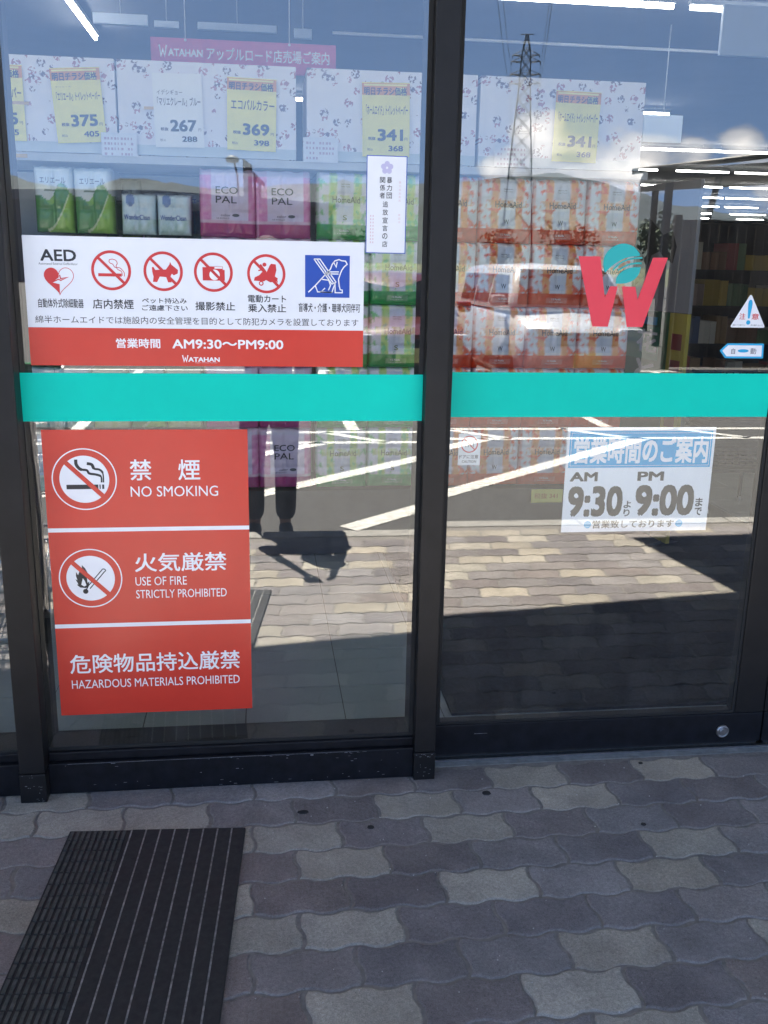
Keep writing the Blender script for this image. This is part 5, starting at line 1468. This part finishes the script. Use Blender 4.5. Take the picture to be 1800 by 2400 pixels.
# --- parked cars
M['carglass'] = mat('car_window_glass', (.012, .014, .016), .06, 0, 0, 1, spec=.8)
M['lens'] = mat('headlamp_lens', (.55, .57, .60), .12); M['tyre'] = mat('tyre', (.02, .02, .02), .85); M['rim'] = mat('alloy_rim', (.45, .45, .46), .3, .9)
M['blacktrim'] = mat('black_trim', (.015, .015, .016), .5); M['plate'] = mat('number_plate', (.72, .68, .25), .5)
def car(name, label, loc, rz, paint, L, Wd, H, van=False):
    o = empty(name, loc, label, 'car', None, rz); w = Wd/2
    hood = .92 if van else .80
    def sect(bm, st, mi=0):
        rows = []
        for x, pts in st:
            full = pts + [(-y, z) for y, z in reversed(pts) if y > 1e-4]
            rows.append([bm.verts.new((x, y, z)) for y, z in full])
        for a, b in zip(rows, rows[1:]):
            for i in range(len(a)-1):
                f = bm.faces.new((a[i], a[i+1], b[i+1], b[i])); f.smooth = True
        for q in (rows[0], rows[-1]):
            try: bm.faces.new(q)
            except ValueError: pass
        bmesh.ops.recalc_face_normals(bm, faces=bm.faces[:]); return rows
    f_ = L/2
    def low(x, k, zt, zb=.20): return (x, [(0, zb), (w*k*.92, zb), (w*k, zb+.12), (w*k, zb+.32), (w*k*.985, max(zb+.36, zt-.10)), (w*k*.90, max(zb+.40, zt-.02)), (0, max(zb+.42, zt+.015))])
    belt = hood+.10
    st = [low(f_, .80, hood-.26, .30), low(f_-.05, .90, hood-.14, .24), low(f_-.20, .97, hood-.05), low(f_-.45, 1, hood), low(f_-(.70 if van else .95), 1, belt-.02), low(0, 1, belt), low(-f_+.5, 1, belt+.03), low(-f_+.12, .96, belt+.02), low(-f_, .86, belt-.10, .30)]
    bm = B(); sect(bm, st); build_l = lambda n, b, m, par=o: local_build(n, b, m, par)
    build_l('body', bm, paint)
    cw0 = f_-(.62 if van else .90); rf = cw0-(.42 if van else .72); rr_ = -f_+(.28 if van else .55); re = -f_+.10
    def cab(x, zr, k=1.0):
        z0 = belt-.03; zr = max(zr, z0+.02); t = (zr-z0)/(H-z0)
        return (x, [(w*.955*k, z0), (w*(.955-.06*t)*k, z0+(zr-z0)*.45), (w*(.955-.15*t)*k, zr-.05*t), (w*(.955-.24*t)*k, zr), (0, zr+.025*t)])
    stc = [cab(cw0, belt-.01), cab(cw0-(cw0-rf)*.5, belt+(H-belt)*.56), cab(rf, H-.02), cab((rf+rr_)/2, H), cab(rr_, H-.03), cab(re, belt)]
    bm = B(); sect(bm, stc); build_l('cabin', bm, paint)
    def side_y(x, z):
        t = (z-belt+.03)/(H-belt+.03); return w*(.955-.15*t) + .008
    zl, zh = belt+.04, H-.12
    for s in (-1, 1):
        segs_ = [((cw0-.22, cw0-.22-.02), (rf-.05, rf-.62)), ((rf-.70, rf-.70), (rf-.70, rf-1.35)), ((rf-1.43, rf-1.43), (rf-1.43, max(rr_+.05, rf-2.1)))]
        for n_, ((xa, xb), (xc, xd)) in enumerate(segs_):
            x_fl = cw0-.20 if n_ == 0 else xa; x_ft = rf-.04 if n_ == 0 else xa; x_r = xd
            if x_r > x_fl-.12 or x_r < re+.1: continue
            bm = B(); vs = [bm.verts.new((x, s*side_y(x, z), z)) for x, z in ((x_fl, zl), (x_r, zl), (x_r, zh), (x_ft, zh))]
            vb = [bm.verts.new((v.co.x, v.co.y-s*.012, v.co.z)) for v in vs]
            bm.faces.new(vs); bm.faces.new(vb[::-1])
            for i in range(4): bm.faces.new((vs[i], vs[(i+1) % 4], vb[(i+1) % 4], vb[i]))
            build_l('window', bm, M['carglass'])
    for nm, (xa, za), (xb, zb_) in (('windscreen', (cw0-.05, belt+.03), (rf+.03, H-.07)), ('rear_window', (re+.03, belt+.05), (rr_-.02, H-.09))):
        bm = B(); d = .035 if nm == 'windscreen' else -.035; rows = []
        for t in (0, .5, 1):
            x = xa+(xb-xa)*t + d*(1.0); z = za+(zb_-za)*t + .02 + (.035*(H-belt)/.5 if t == .5 else 0)
            ww = w*(.86-.16*t); rows.append([bm.verts.new((x, ww*u, z - .0*abs(u))) for u in (-1, -.5, 0, .5, 1)])
        for a, b in zip(rows, rows[1:]):
            for i in range(4): f = bm.faces.new((a[i], a[i+1], b[i+1], b[i])); f.smooth = True
        r2 = bmesh.ops.solidify(bm, geom=bm.faces[:], thickness=.012)
        build_l(nm, bm, M['carglass'])
    for s in (-1, 1):
        bm = B(); box(bm, f_-.20, f_-.035, min(s*w*.52, s*w*.90), max(s*w*.52, s*w*.90), hood-.27, hood-.09, .03); build_l('headlight', bm, M['lens'])
        bm = B(); box(bm, -f_+.02, -f_+.10, min(s*w*.72, s*w*.93), max(s*w*.72, s*w*.93), hood-.15, hood+.12, .02); build_l('tail_light', bm, mat('tail_red', (.35, .01, .01), .3))
        bm = B(); box(bm, cw0-.30, cw0-.16, min(s*(w-.01), s*(w+.15)), max(s*(w-.01), s*(w+.15)), belt+.02, belt+.15, .03); build_l('wing_mirror', bm, paint)
        for x in (f_-.68, -f_+.58):
            bm = B(); ring(bm, (x, s*(w-.09), .30), (0, 1, 0), .235, .075, 24, 8); wh_ = build_l('wheel', bm, M['tyre'])
            bm = B(); disc_prism(bm, (x, s*(w-.06), .30), (0, 1, 0), .20, .08, 20); local_build('rim', bm, M['rim'], wh_)
            bm = B(); disc_prism(bm, (x, s*(w-.085), .31), (0, 1, 0), .335, .185, 24); build_l('wheel_arch', bm, M['blacktrim'])
    bm = B(); box(bm, f_-.06, f_+.012, -w*.48, w*.48, hood-.28, hood-.13, .02); build_l('grille', bm, M['blacktrim'])
    bm = B(); box(bm, f_-.06, f_+.02, -w*.62, w*.62, .27, .38, .02); build_l('lower_grille', bm, M['blacktrim'])
    bm = B(); box(bm, f_+.014, f_+.030, -.165, .165, .40, .565, .004); build_l('number_plate', bm, M['plate'])
    return o
M['carwhite'] = mat('white_car_paint', (.48, .48, .48), .25, 0, 0, 1, coat=.6); M['carred'] = mat('red_car_paint', (.11, .012, .012), .25, 0, 0, 1, coat=.6); M['carsilver'] = mat('silver_car_paint', (.40, .41, .42), .3, .5, 0, 1, coat=.6)
car('parked_car', 'white minivan parked nose to the store, mirrored behind the W emblem', (3.62, -9.70, -.10), rad(88), M['carwhite'], 3.5, 1.52, 1.52, True)
car('parked_car', 'dark red hatchback parked nose to the store, mirrored left of the white minivan', (1.75, -10.4, -.10), rad(91), M['carred'], 3.7, 1.60, 1.38, False)
fn = empty('added_fence', (10, -11.5, -.10), 'added dark board fence before the car shelter, blocking bright reflections at right', 'fence')  # fence added to block bright reflections and keep this side dark
M['timber'] = mat('dark_brown_timber', (.030, .024, .018), .8, 0, .4, 3)
bm = B(); rf_ = random.Random(4)
for i in range(64):
    x = 6.25+i*.145; box(bm, x, x+.138, -11.52+rf_.uniform(-.006, .006), -11.50, -.06, 2.12+rf_.uniform(-.01, .01))
build('fence_boards', bm, M['timber'], fn)
for x in (6.2, 8.5, 10.8, 13.1, 15.45):
    bm = B(); box(bm, x-.05, x+.05, -11.62, -11.53, -.1, 2.18); build('post', bm, M['timber'], fn)
